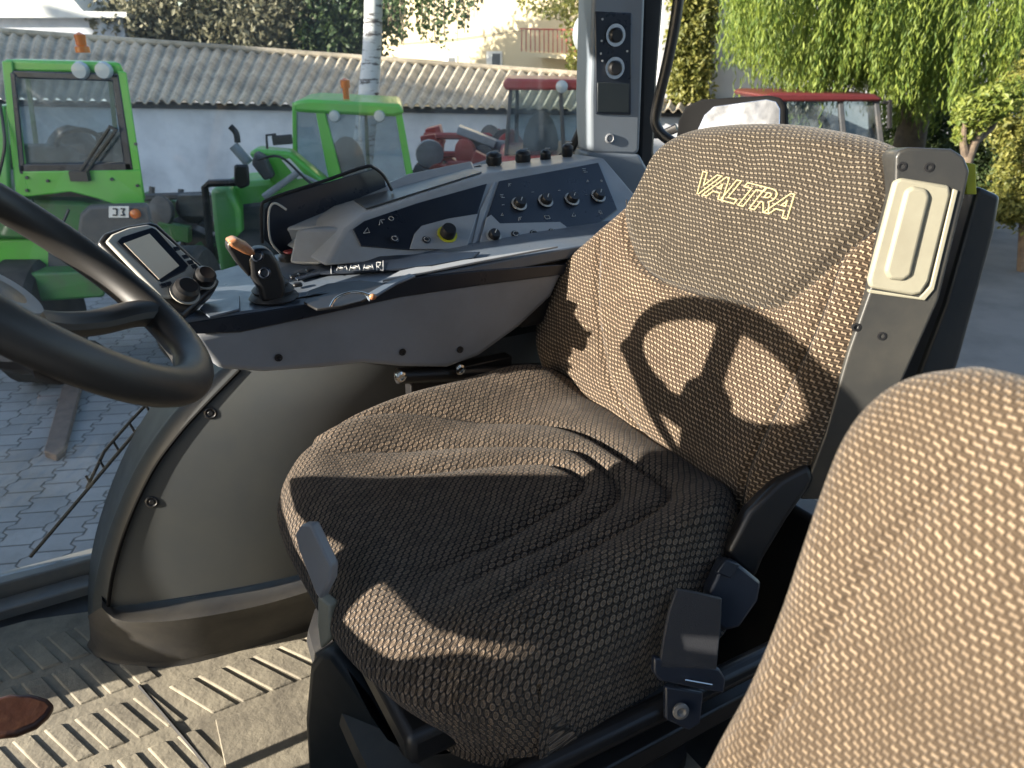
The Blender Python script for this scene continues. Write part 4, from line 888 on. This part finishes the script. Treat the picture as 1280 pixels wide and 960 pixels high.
yp('windscreen_seal', [(12, 90), (19, 90), (32, 216), (24, 216)], YA-.045, .03, 'navy', ta)
yp('windscreen', [(16, 92), (145, 94), (164, 212), (25, 214)], YA-.01, .012, 'cabglass', ta, 0)
bm = NB(); blob(bm, aty(98, 215, YA+.55), (.24, .2, .36)); box(bm, aty(98, 240, YA+.5), (.6, .5, .4)); obj('seat', bm, 'junk', ta, WORLD)
bm = NB(); tube(bm, [aty(99+28*math.cos(t), 180+18*math.sin(t), YA+.25+.1*math.sin(t)) for t in np.linspace(0, 2*math.pi, 30, endpoint=False)], .018, 8, True); obj('steering_wheel', bm, 'black', ta, WORLD)
bm = NB(); tube(bm, [aty(100, 215, YA-.07), aty(138, 158, YA-.07)], .012, 6); tube(bm, [aty(106, 216, YA-.07), aty(146, 162, YA-.07)], .012, 6); tube(bm, [aty(136, 158, YA-.08), aty(147, 163, YA-.08)], .012, 6); box(bm, aty(100, 220, YA-.07), (.13, .05, .07)); obj('wiper', bm, 'black', ta, WORLD)
bm = NB(); box(bm, aty(60, 196, YA+.35), (.5, .2, .18)); box(bm, aty(140, 190, YA+.4), (.12, .2, .3)); obj('dashboard', bm, 'junk', ta, WORLD, bev=.02)
for x in (104, 133):
    bm = NB(); lathe(bm, [(.05, 0), (.06, .03), (.05, .06), (0, .065)], aty(x, 88, YA-.02), (0, -1, 0), 16); obj('work_light', bm, 'lamp', ta, WORLD)
bm = NB(); lathe(bm, [(.05, 0), (.05, .04), (.035, .05), (.04, .12), (.0, .14)], aty(104, 66, YA+.4), (0, 0, 1), 14); obj('beacon', bm, 'amber', ta, WORLD)
yp('boom', [(-60, 140), (8, 132), (14, 240), (8, 300), (-60, 300)], YA+.1, .35, 'green2', ta, .03)
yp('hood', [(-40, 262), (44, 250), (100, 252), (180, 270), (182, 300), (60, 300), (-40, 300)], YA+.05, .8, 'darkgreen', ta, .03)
yp('chassis', [(-60, 300), (150, 296), (184, 300), (180, 352), (-60, 362)], YA+.1, .5, 'green', ta, .02)
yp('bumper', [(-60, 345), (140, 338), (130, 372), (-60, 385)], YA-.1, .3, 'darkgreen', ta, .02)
fe = yp('lamp_bracket', [(96, 300), (100, 270), (112, 258), (186, 256), (192, 290), (188, 330), (110, 330)], YA-.35, .12, 'junk', ta, .02)
yp('number_plate', [(136, 258), (161, 258), (161, 272), (136, 272)], YA-.37, .01, 'wframe', fe, 0)
bm = NB()
for a, b_ in (((141, 261), (146, 261)), ((146, 261), (146, 269)), ((141, 269), (146, 269)), ((151, 261), (156, 261)), ((156, 261), (153, 265)), ((153, 265), (156, 269)), ((156, 269), (151, 269))): tube(bm, [aty(*a, YA-.375), aty(*b_, YA-.375)], .005, 5)
obj('plate_marks', bm, 'black', fe, WORLD)
bm = NB(); tube(bm, spline([aty(40, 250, YA-.1), aty(48, 275, YA-.2), aty(70, 290, YA-.15), aty(86, 262, YA-.1)], 5), .012, 6); obj('hose', bm, 'black', ta, WORLD)
bm = NB(); tube(bm, spline([aty(0, 130, YA-.02), aty(6, 180, YA-.1), aty(-2, 220, YA-.1)], 5), .012, 6); obj('hose', bm, 'black', ta, WORLD)
for x, y in ((34, 222), (34, 238), (172, 232), (60, 226), (140, 224), (20, 120), (170, 180)):
    bm = NB(); lathe(bm, [(.012, 0), (.012, .01), (0, .012)], aty(x, y, YA-.055), (0, -1, 0), 8); obj('bolt', bm, 'junk', ta, WORLD)
yp('grille', [(60, 312), (140, 310), (140, 334), (60, 336)], YA+.08, .03, 'junk', ta)
bm = NB(); lathe(bm, [(.035, 0), (.03, .03), (0, .04)], aty(170, 267, YA-.35), (0, -1, 0), 14); obj('indicator', bm, 'amber', fe, WORLD)
def wheel(par, c, R, w_, ax):
    bm = NB(); lathe(bm, [(R*.5, -w_/2), (R*.92, -w_/2), (R, -w_*.38), (R, w_*.38), (R*.92, w_/2), (R*.5, w_/2)], c, ax, 30); t_ = obj('wheel', bm, 'tyre', par, WORLD)
    bm = NB(); lathe(bm, [(0, -w_*.3), (R*.5, -w_*.45), (R*.5, w_*.45), (0, w_*.3)], c, ax, 20); obj('rim', bm, 'lgrey', t_, WORLD)
wheel(ta, Vector((aty(10, 300, YA).x, YA+.1, GZ+.5)), .5, .35, (1, .1, 0)); wheel(ta, Vector((aty(170, 300, YA).x+.1, YA+.5, GZ+.5)), .5, .35, (1, .1, 0))
# telehandler B
YB = 7.4; setdir(500, YB)
tb = thing('telehandler', 'green telehandler with slanting boom, amber beacon and two round roof lamps beside the birch', 'telehandler', (-2, YB, GZ), group=None, frame=WORLD)
yp('roof', [(366, 127), (385, 124), (500, 130), (506, 142), (492, 146), (400, 142), (368, 140)], YB-.05, 1.4, 'green', tb, .03)
yp('post', [(392, 128), (404, 130), (432, 240), (414, 240)], YB-.03, .07, 'green', tb)
yp('post', [(493, 136), (502, 138), (520, 238), (511, 238)], YB-.03, .07, 'green', tb)
yp('post', [(365, 128), (371, 128), (372, 208), (366, 208)], YB+.9, .07, 'green', tb)
yp('post', [(455, 138), (459, 138), (464, 236), (459, 236)], YB+1.3, .06, 'darkgreen', tb)
yp('windscreen', [(404, 140), (496, 142), (514, 238), (428, 238)], YB+.0, .012, 'cabglass', tb, 0)
yp('side_glass', [(370, 134), (396, 132), (414, 238), (372, 214)], YB+.35, .012, 'cabglass', tb, 0)
bm = NB(); blob(bm, aty(435, 205, YB+.7), (.18, .18, .28)); box(bm, aty(435, 250, YB+.6), (.5, .5, .4)); obj('seat', bm, 'junk', tb, WORLD)
for x in (419, 475):
    bm = NB(); lathe(bm, [(.045, 0), (.055, .03), (.045, .06), (0, .065)], aty(x, 145, YB-.05), (0, -1, 0), 16); obj('roof_lamp', bm, 'lamp', tb, WORLD)
bm = NB(); lathe(bm, [(.03, -.12), (.03, 0), (.045, .0), (.045, .07), (.0, .09)], aty(432, 110, YB+.3), (0, 0, 1), 14); obj('beacon', bm, 'amber', tb, WORLD)
yp('boom', [(310, 192), (318, 186), (362, 190), (450, 262), (380, 290), (330, 215)], YB-.2, .3, 'green', tb, .03)
yp('boom_head', [(318, 190), (330, 196), (342, 222), (330, 226), (314, 205)], YB-.35, .3, 'junk', tb, .02)
yp('hood', [(268, 236), (300, 228), (345, 224), (385, 246), (400, 300), (385, 350), (300, 360), (285, 300)], YB-.1, .7, 'green2', tb, .05)
yp('body_side', [(262, 236), (285, 232), (300, 262), (305, 372), (280, 368), (268, 300)], YB-.3, .5, 'green2', tb, .05)
yp('rear_panel', [(288, 258), (320, 254), (380, 250), (390, 330), (300, 340), (290, 300)], YB-.14, .1, 'junk', tb, .03)
bm = NB(); tube(bm, [aty(x, y, YB-.4) for x, y in [(272, 372), (262, 300), (256, 234), (262, 229), (300, 228)]], .035, 8); obj('guard_frame', bm, 'black', tb, WORLD)
yp('mirror', [(292, 206), (310, 206), (312, 232), (300, 237), (292, 230)], YB-.45, .05, 'black', tb, .02)
yp('mirror', [(339, 170), (364, 168), (366, 180), (341, 182)], YB-.1, .05, 'black', tb, .01)
bm = NB(); tube(bm, [aty(x, y, YB-.1) for x, y in [(334, 186), (333, 169), (345, 168)]], .012, 6); obj('mirror_arm', bm, 'black', tb, WORLD)
bm = NB(); tube(bm, [aty(311, 204, YB), aty(292, 182, YB)], .05, 10); ex = obj('exhaust', bm, 'lgrey', tb, WORLD)
bm = NB(); tube(bm, spline([aty(297, 178, YB), aty(295, 166, YB), aty(288, 158, YB)], 4), .03, 10); obj('elbow', bm, 'black', ex, WORLD)
bm = NB(); tube(bm, [aty(330, 246, YB-.3), aty(372, 216, YB-.3)], .03, 10); tube(bm, [aty(372, 216, YB-.3), aty(404, 232, YB-.28)], .018, 8); obj('hydraulic_ram', bm, 'lgrey', tb, WORLD)
bm = NB(); tube(bm, spline([aty(322, 200, YB-.4), aty(350, 196, YB-.4), aty(380, 222, YB-.4), aty(410, 250, YB-.35)], 5), .012, 6); obj('hose', bm, 'black', tb, WORLD)
yp('decal', [(352, 200), (362, 198), (384, 222), (372, 224)], YB-.205, .004, 'wframe', tb, 0)
wheel(tb, Vector((aty(330, 300, YB).x, YB-.2, GZ+.45)), .45, .35, (1, .2, 0)); wheel(tb, Vector((aty(500, 300, YB).x, YB+.1, GZ+.45)), .45, .35, (1, .2, 0))
YD = Vector((0, 1, 0))
# dark implements against the wall
for i in range(9):
    x = 176+i*11; jk = thing('farm_implement', 'dark implement', 'implement', aty(x, 300, 9.5), group='dark implements stacked by the shed wall', frame=WORLD) if False else None
def implement(name, label, x0, x1, y0, y1, Y, mats, n, group=None, seed=1):
    r = random.Random(seed); a = aty((x0+x1)/2, (y0+y1)/2, Y); t_ = thing(name, label, 'implement', (a.x, Y, GZ), group, WORLD)
    P = lambda fx, fy, dy=0: aty(x0+(x1-x0)*fx, y0+(y1-y0)*fy, Y+dy)
    bm = NB()
    for fy in (.15, .5, .85): tube(bm, [P(0, fy), P(1, fy+r.uniform(-.06, .06))], .04, 6)
    for k in range(6): tube(bm, [P(k/5, .0+r.uniform(0, .2), .1), P(k/5+r.uniform(-.05, .05), 1, -.1)], .035, 6)
    obj('frame', bm, mats[0], t_, WORLD)
    for k in range(n):
        bm = NB(); c = P(r.random(), r.uniform(.15, .95), r.uniform(-.5, .4))
        if r.random() < .5: box(bm, c, (r.uniform(.1, .5), r.uniform(.1, .3), r.uniform(.06, .25)), Matrix.Rotation(r.uniform(-.6, .6), 3, 'Y'))
        else: lathe(bm, [(.05, -.05), (.16, -.03), (.17, .03), (.05, .05)], c, (r.uniform(-1, 1), -1, r.uniform(-.4, .4)), 16)
        obj(r.choice(('bracket', 'disc')), bm, r.choice(mats), t_, WORLD, bev=.01)
    bm = NB()
    for fx in (.05, .95): tube(bm, [P(fx, .9), Vector((P(fx, .9).x, Y, GZ))], .04, 6)
    obj('leg', bm, mats[0], t_, WORLD)
implement('farm_implement', 'dark implement frame lying along the foot of the white wall', 172, 262, 232, 330, 8.6, ['junk', 'black', 'darkgreen'], 26, seed=3)
implement('farm_implement', 'bright red field implement with discs in front of the shed wall', 530, 645, 160, 225, 9.5, ['machred', 'machred', 'junk', 'lgrey'], 22, seed=5)
implement('farm_implement', 'low red and silver machine parked right behind the console', 560, 735, 196, 260, 8.8, ['machred', 'lgrey', 'machred'], 16, seed=8)
# white car-like machine hood strip
# red tractor A
def redtractor(name, label, Y, sc_px, roofmat, seed=0):
    x0, y0, x1, y1 = sc_px; W_ = x1-x0; H_ = y1-y0; P = lambda fx, fy: (x0+W_*fx, y0+H_*fy)
    c = aty((x0+x1)/2, y1, Y); t_ = thing(name, label, 'tractor', (c.x, Y, GZ), frame=WORLD)
    yp('roof', [P(-.06, .06), P(.0, .0), P(.95, .02), P(1.04, .1), P(1.0, .15), P(-.02, .15)], Y-.05, 1.4, roofmat, t_, .04)
    for a, b_, d in ((0.02, -.04, 0), (.62, .66, 0), (.95, 1.0, 0), (.1, .08, 1.25), (.9, .92, 1.25)): yp('post', [P(a, .12), P(a+.045, .12), P(b_+.05, 1), P(b_, 1)], Y+d, .07, 'junk', t_)
    yp('front_glass', [P(.06, .14), P(.62, .14), P(.66, 1), P(.0, 1)], Y+.03, .012, 'cabglass', t_, 0)
    yp('side_glass', [P(.66, .14), P(.96, .14), P(1.0, 1), P(.7, 1)], Y+.03, .012, 'cabglass', t_, 0)
    bm = NB(); s = aty(*P(.4, .85), Y+.6); blob(bm, s, (.2, .2, .35)); obj('seat', bm, 'junk', t_, WORLD)
    yp('bonnet', [P(-.1, 1.0), P(1.05, 1.0), P(1.05, 1.5), P(-.1, 1.5)], Y-.1, 1.6, roofmat, t_, .05)
    bot = aty(*P(0, 1.5), Y); wz = GZ+.6
    for fx in (-.05, 1.0): wheel(t_, Vector((aty(*P(fx, 1), Y).x, Y+.5, wz)), .6, .4, (1, .1, 0))
    return t_
rt = redtractor('red_tractor', 'dusty red tractor with big cab windows in front of the shed, left of the pillar', 8.0, (634, 98, 738, 196), 'machred')
rt2 = redtractor('red_tractor', 'dark red tractor with pale cab windows parked below the willow', 9.5, (964, 116, 1100, 190), 'darkred')
for x in (702,):
    bm = NB(); lathe(bm, [(.05, 0), (.06, .03), (0, .06)], aty(x, 108, 7.95), (0, -1, 0), 14); obj('work_light', bm, 'lamp', rt, WORLD)
bm = NB(); tube(bm, [aty(1104, 128, 9.4), aty(1112, 128, 9.4)], .02, 6); tube(bm, [aty(1112, 125, 9.4), aty(1112, 160, 9.4)], .03, 6); obj('exhaust', bm, 'black', rt2, WORLD)
# orb lamp outside and rear mirror
lb = thing('work_lamp', 'round grey work lamp outside the window beside the pillar', 'lamp', atv(727, 42, 1.95))
bm = NB(); blob(bm, atv(733, 42, 1.95), (.038, .045, .055), seg=24); obj('housing', bm, 'lgrey', lb)
bm = NB(); tube(bm, [atv(738, 30, 1.95), atv(752, -60, 1.95)], .012, 8); obj('bracket', bm, 'black', lb)
MP = Vector((1.75, 1.9, 1.0)); MN = (CABI.to_3x3() @ Vector((-.53, -.80, .325))).normalized()
mr = thing('rear_mirror', 'rectangular mirror in a black rounded frame showing white sky above the seat top', 'mirror', MP)
bm = NB(); pprism(bm, [(845, 168), (847, 150), (856, 132), (876, 123), (960, 118), (976, 121), (982, 132), (982, 190), (845, 190)], MP, MN, .05); fr = obj('frame', bm, 'matt', mr, bev=.01)
bm = NB(); pprism(bm, [(872, 162), (880, 144), (892, 133), (958, 124), (970, 127), (975, 136), (974, 186), (872, 186)], MP, MN, .01, off=.004); obj('mirror_glass', bm, 'mirror', fr, bev=.002)
bm = NB(); tube(bm, [onp(846, 160, MP-MN*.03, MN), onp(828, 168, MP-MN*.03, MN), (1.3, 1.75, .95)], .014, 8); obj('mirror_arm', bm, 'black', mr)

# ================================================================== VEGETATION
def leaves(name, P, D, L, W_, mat, par=None, frame=WORLD):
    """P centres Nx3, D directions Nx3, L lengths, W widths: one folded leaf (2 tris) each"""
    n = len(P); R = rng.normal(size=(n, 3)); S = np.cross(D, R); S /= np.linalg.norm(S, axis=1)[:, None]+1e-9
    a = P-D*L[:, None]*.5; c = P+D*L[:, None]*.5; Nn = np.cross(D, S); b_ = P+S*W_[:, None]*.5+Nn*W_[:, None]*.15; d = P-S*W_[:, None]*.5+Nn*W_[:, None]*.15
    V = np.stack([a, b_, c, d], 1).reshape(-1, 3)
    mw = worldm(par) if par is not None else Matrix.Translation(V.mean(0)); Mi = np.array(mw.inverted()); V = V@Mi[:3, :3].T+Mi[:3, 3]
    me = bpy.data.meshes.new(name); idx = np.arange(n*4).reshape(-1, 4)
    me.from_pydata(V.tolist(), [], idx.tolist()); me.materials.append(M[mat])
    o = bpy.data.objects.new(name, me); COL.objects.link(o)
    if par is not None: o.parent = par
    else: o.matrix_world = mw
    ROOT[o.name] = mw
    return o
def unit(a): return a/(np.linalg.norm(a, axis=-1, keepdims=True)+1e-9)
def trunk(par, pts, rs, mat='bark'):
    bm = NB(); p = spline(pts, 5); r = list(np.interp(np.linspace(0, 1, len(p)), np.linspace(0, 1, len(rs)), rs)); tube(bm, p, r, 12); return obj('trunk', bm, mat, par, WORLD)
# willow: curtains of hanging strands
wl = thing('willow_tree', 'weeping willow with bright yellow green hanging strands filling the upper right', 'tree', aty(1050, 300, 11.5)*1, frame=WORLD)
PP_, DD_ = [], []
def strands(nc, x0, x1, ybot, Ys, step=.045):
    for _ in range(nc):
        xc = random.uniform(x0, x1); Y = random.uniform(*Ys); yt = random.uniform(-240, -20) if random.random() < .6 else random.uniform(-20, 70); ybc = ybot(xc)+random.gauss(0, 16)
        for _s in range(random.randint(8, 18)):
            x = xc+random.gauss(0, 7); top = aty(x, yt+random.gauss(0, 12), Y+random.gauss(0, .12)); bot = aty(x, ybc-abs(random.gauss(0, 22)), Y); L = top.z-bot.z
            if L <= .1: continue
            ph = random.uniform(0, 6); amp = random.uniform(.02, .10); sway = random.gauss(.03, .03)
            for k in range(int(L/step)):
                t = k*step; dx = amp*math.sin(t*1.3+ph)*t*.4+sway*t
                PP_.append((top.x+dx+random.gauss(0, .022), top.y+random.gauss(0, .025), top.z-t)); a = random.uniform(0, 2*math.pi); DD_.append((math.cos(a)*.42, math.sin(a)*.42, -1))
yb_w = lambda x: float(np.interp(x, [880, 905, 950, 1000, 1030, 1060, 1100, 1150, 1190, 1230, 1300], [40, 60, 90, 115, 150, 125, 110, 140, 165, 130, 110]))
strands(215, 925, 1330, yb_w, (9.6, 12.5))
P_ = np.array(PP_); D_ = unit(np.array(DD_)); n = len(P_); leaves('crown', P_, D_, rng.uniform(.07, .13, n), rng.uniform(.013, .024, n), 'willow', wl)
tb_ = aty(1170, 60, 11.2); trunk(wl, [(tb_.x, 11.2, GZ), (tb_.x-.1, 11.2, 0.2), (tb_.x+.1, 11.3, 1.8), (tb_.x-.2, 11.3, 3.6)], [.28, .2, .17, .1])
def clump(nm_par, cs, n, L=(.05, .10), mat='leafy', name='crown'):
    """cs: list of (center, radii) ellipsoids filled with leaves toward their surface"""
    P_ = []; 
    for c, r in cs:
        d = unit(rng.normal(size=(n, 3))); k = rng.uniform(.25, 1.0, (n, 1))**.45; P_.append(np.array(c)+d*k*np.array(r)*(1+.18*np.sin(d[:, :1]*9+d[:, 1:2]*7)))
    P_ = np.concatenate(P_); D_ = unit(rng.normal(size=P_.shape)+np.array([0, 0, -.4])); m_ = len(P_); Ls = rng.uniform(*L, m_)
    return leaves(name, P_, D_, Ls, Ls*.5, mat, nm_par)
def ell(x, y, Y, rx, ry, rz=None):
    c = aty(x, y, Y); s = Y/math.cos(PITCH)/F_PX*1.0; return (c, (rx*s, (rz or rx)*s, ry*s))
# dark bush and right hand tree
bs = thing('dark_bush', 'dark green leafy bush at the foot of the grey building', 'bush', Vector((aty(1160, 150, 12.5).x, 12.5, GZ)), frame=WORLD)
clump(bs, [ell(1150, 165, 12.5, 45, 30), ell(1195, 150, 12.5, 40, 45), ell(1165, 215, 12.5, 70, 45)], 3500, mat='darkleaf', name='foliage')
bm = NB(); tube(bm, [(aty(1160, 150, 12.5).x, 12.5, GZ), aty(1160, 150, 12.5)], .05, 6); obj('stem', bm, 'bark', bs, WORLD)
tr = thing('small_tree', 'small yellow green tree with forked pale trunk right of the seat', 'tree', Vector((aty(1208, 260, 8.5).x, 8.5, GZ)), frame=WORLD)
clump(tr, [ell(1216, 142, 8.5, 20, 22), ell(1240, 130, 8.5, 22, 20), ell(1204, 168, 8.5, 9, 10), ell(1258, 120, 8.6, 20, 18)], 800, L=(.04, .09), mat='leafy')
tk = trunk(tr, [(aty(1200, 300, 8.5).x, 8.5, GZ), aty(1203, 240, 8.5), aty(1208, 200, 8.5), aty(1222, 165, 8.5), aty(1232, 140, 8.5)], [.10, .085, .07, .06, .03])
bm = NB(); tube(bm, [aty(1208, 200, 8.5), aty(1204, 178, 8.45), aty(1206, 150, 8.4)], [.05, .035, .02], 8); tube(bm, [aty(1216, 180, 8.5), aty(1240, 160, 8.6), aty(1255, 130, 8.6)], [.045, .03, .02], 8); obj('branch', bm, 'bark', tr, WORLD)
hb = thing('tall_shrub', 'tall sunlit yellow green shrub at the right edge above the asphalt', 'shrub', Vector((aty(1300, 260, 9).x, 9, GZ)), frame=WORLD)
clump(hb, [ell(1272, 130, 9.4, 26, 50), ell(1284, 200, 9.2, 30, 50), ell(1300, 240, 9.0, 50, 42), ell(1262, 262, 9.0, 20, 14), ell(1340, 170, 9.4, 50, 90)], 2600, L=(.05, .09), mat='ivy', name='foliage')
bm = NB(); tube(bm, [(aty(1300, 260, 9).x, 9, GZ), aty(1290, 120, 9.3)], .06, 8); obj('stem', bm, 'bark', hb, WORLD)
hd = thing('dark_hedge', 'dark shaded hedge behind the small tree', 'hedge', Vector((aty(1230, 240, 10.5).x, 10.5, GZ)), frame=WORLD)
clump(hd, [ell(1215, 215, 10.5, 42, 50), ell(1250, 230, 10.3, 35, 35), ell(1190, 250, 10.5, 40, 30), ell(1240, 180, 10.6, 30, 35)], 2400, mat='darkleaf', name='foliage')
bm = NB(); tube(bm, [(aty(1230, 240, 10.5).x, 10.5, GZ), aty(1225, 200, 10.5)], .05, 8); obj('stem', bm, 'bark', hd, WORLD)
# ivy column right of the rear frame
iv = thing('ivy_column', 'narrow yellow green climbing plant on the grey wall', 'climbing plant', Vector((aty(866, 100, 14.5).x, 14.6, GZ)), frame=WORLD)
clump(iv, [ell(864+random.uniform(-5, 5), y, 14.5, 24, 26, 18) for y in range(-60, 175, 22)], 1300, L=(.07, .14), mat='ivy', name='foliage')
bm = NB(); tube(bm, [(aty(866, 100, 14.5).x, 14.6, GZ), aty(866, -20, 14.6)], .04, 8); obj('stem', bm, 'bark', iv, WORLD)
# birch
bt = thing('birch_tree', 'white barked birch with drooping twigs rising behind the green telehandler', 'tree', Vector((aty(455, 200, 10.5).x, 10.5, GZ)), frame=WORLD)
trunk(bt, [Vector((aty(452, 130, 10.5).x-.25, 10.5, GZ)), aty(460, 125, 10.5), aty(465, 60, 10.5), aty(467, 0, 10.5), aty(470, -180, 10.6)], [.17, .135, .12, .115, .06], 'birch')
P2, D2 = [], []; bm = NB()
for _ in range(60):
    x = random.uniform(478, 605); Y = random.uniform(9.6, 10.8); yb = float(np.interp(x, [478, 500, 530, 560, 590, 605], [20, 50, 50, 64, 30, 12]))*random.uniform(.3, 1.15)
    top = aty(x-random.uniform(0, 12), random.uniform(-120, -60), Y); bot = aty(x, yb, Y); tube(bm, [top, top.lerp(bot, .5)+Vector((.03, 0, 0)), bot], .004, 4); nl = int((top.z-bot.z)/.035)
    for k in range(nl):
        q = top.lerp(bot, k/nl); P2.append((q.x+random.gauss(0, .05), q.y+random.gauss(0, .05), q.z+random.gauss(0, .03))); a = random.uniform(0, 6.3); D2.append((math.cos(a), math.sin(a), -.8))
obj('twigs', bm, 'bark', bt, WORLD)
P2 = np.array(P2); n = len(P2); leaves('crown', P2, unit(np.array(D2)), rng.uniform(.05, .085, n), rng.uniform(.04, .06, n), 'birchleaf', bt)
# yellowish foliage by the house
yt = thing('yellowing_tree', 'yellowing tree in front of the cream house balcony', 'tree', Vector((aty(715, 60, 20).x, 20, GZ)), frame=WORLD)
clump(yt, [ell(725, -20, 20, 40, 40), ell(728, 30, 20, 22, 34), ell(690, 2, 20, 34, 16), ell(722, 75, 20, 12, 26)], 420, L=(.09, .18), mat='ivy'); trunk(yt, [(aty(735, 60, 20).x, 20, GZ), aty(735, 30, 20), aty(728, -40, 20)], [.12, .1, .05])
# olive trees behind roof left
for i, (x, y, rx, ry, lab) in enumerate(((330, 10, 60, 60, 'grey green tree behind the middle of the shed roof'), (200, 0, 60, 60, 'grey green tree beyond the white outbuilding roof'), (435, 10, 50, 62, 'dark olive tree immediately left of the birch trunk'))):
    t_ = thing('background_tree', lab, 'tree', Vector((aty(x, 40, 23).x, 23, GZ)), frame=WORLD, group='trees behind the shed')
    clump(t_, [ell(x, y, 23, rx, ry), ell(x+30, y-30, 23, rx*.8, ry), ell(x-20, y+35, 23, rx*.8, ry*.5)], 2600, L=(.12, .25), mat='darkleaf' if i == 2 else 'hazyleaf'); trunk(t_, [(aty(x, 60, 23).x, 23, GZ), aty(x, 30, 23), aty(x+5, -40, 23)], [.3, .25, .1])
# distant tree line closing the horizon
tl = rng.uniform(size=(30000, 3)); Pt = np.stack([-90+tl[:, 0]*200, 70+tl[:, 1]*6, GZ+tl[:, 2]*(7+2*np.sin(tl[:, 0]*60))], 1)
tag(leaves('distant_woods', Pt, unit(rng.normal(size=Pt.shape)), np.full(30000, .8), np.full(30000, .6), 'darkleaf'), 'distant dark band of trees', 'woods', kind='stuff')
for o in bpy.data.objects:
    if o.type == 'MESH' and 'lettering' in o.name: pass
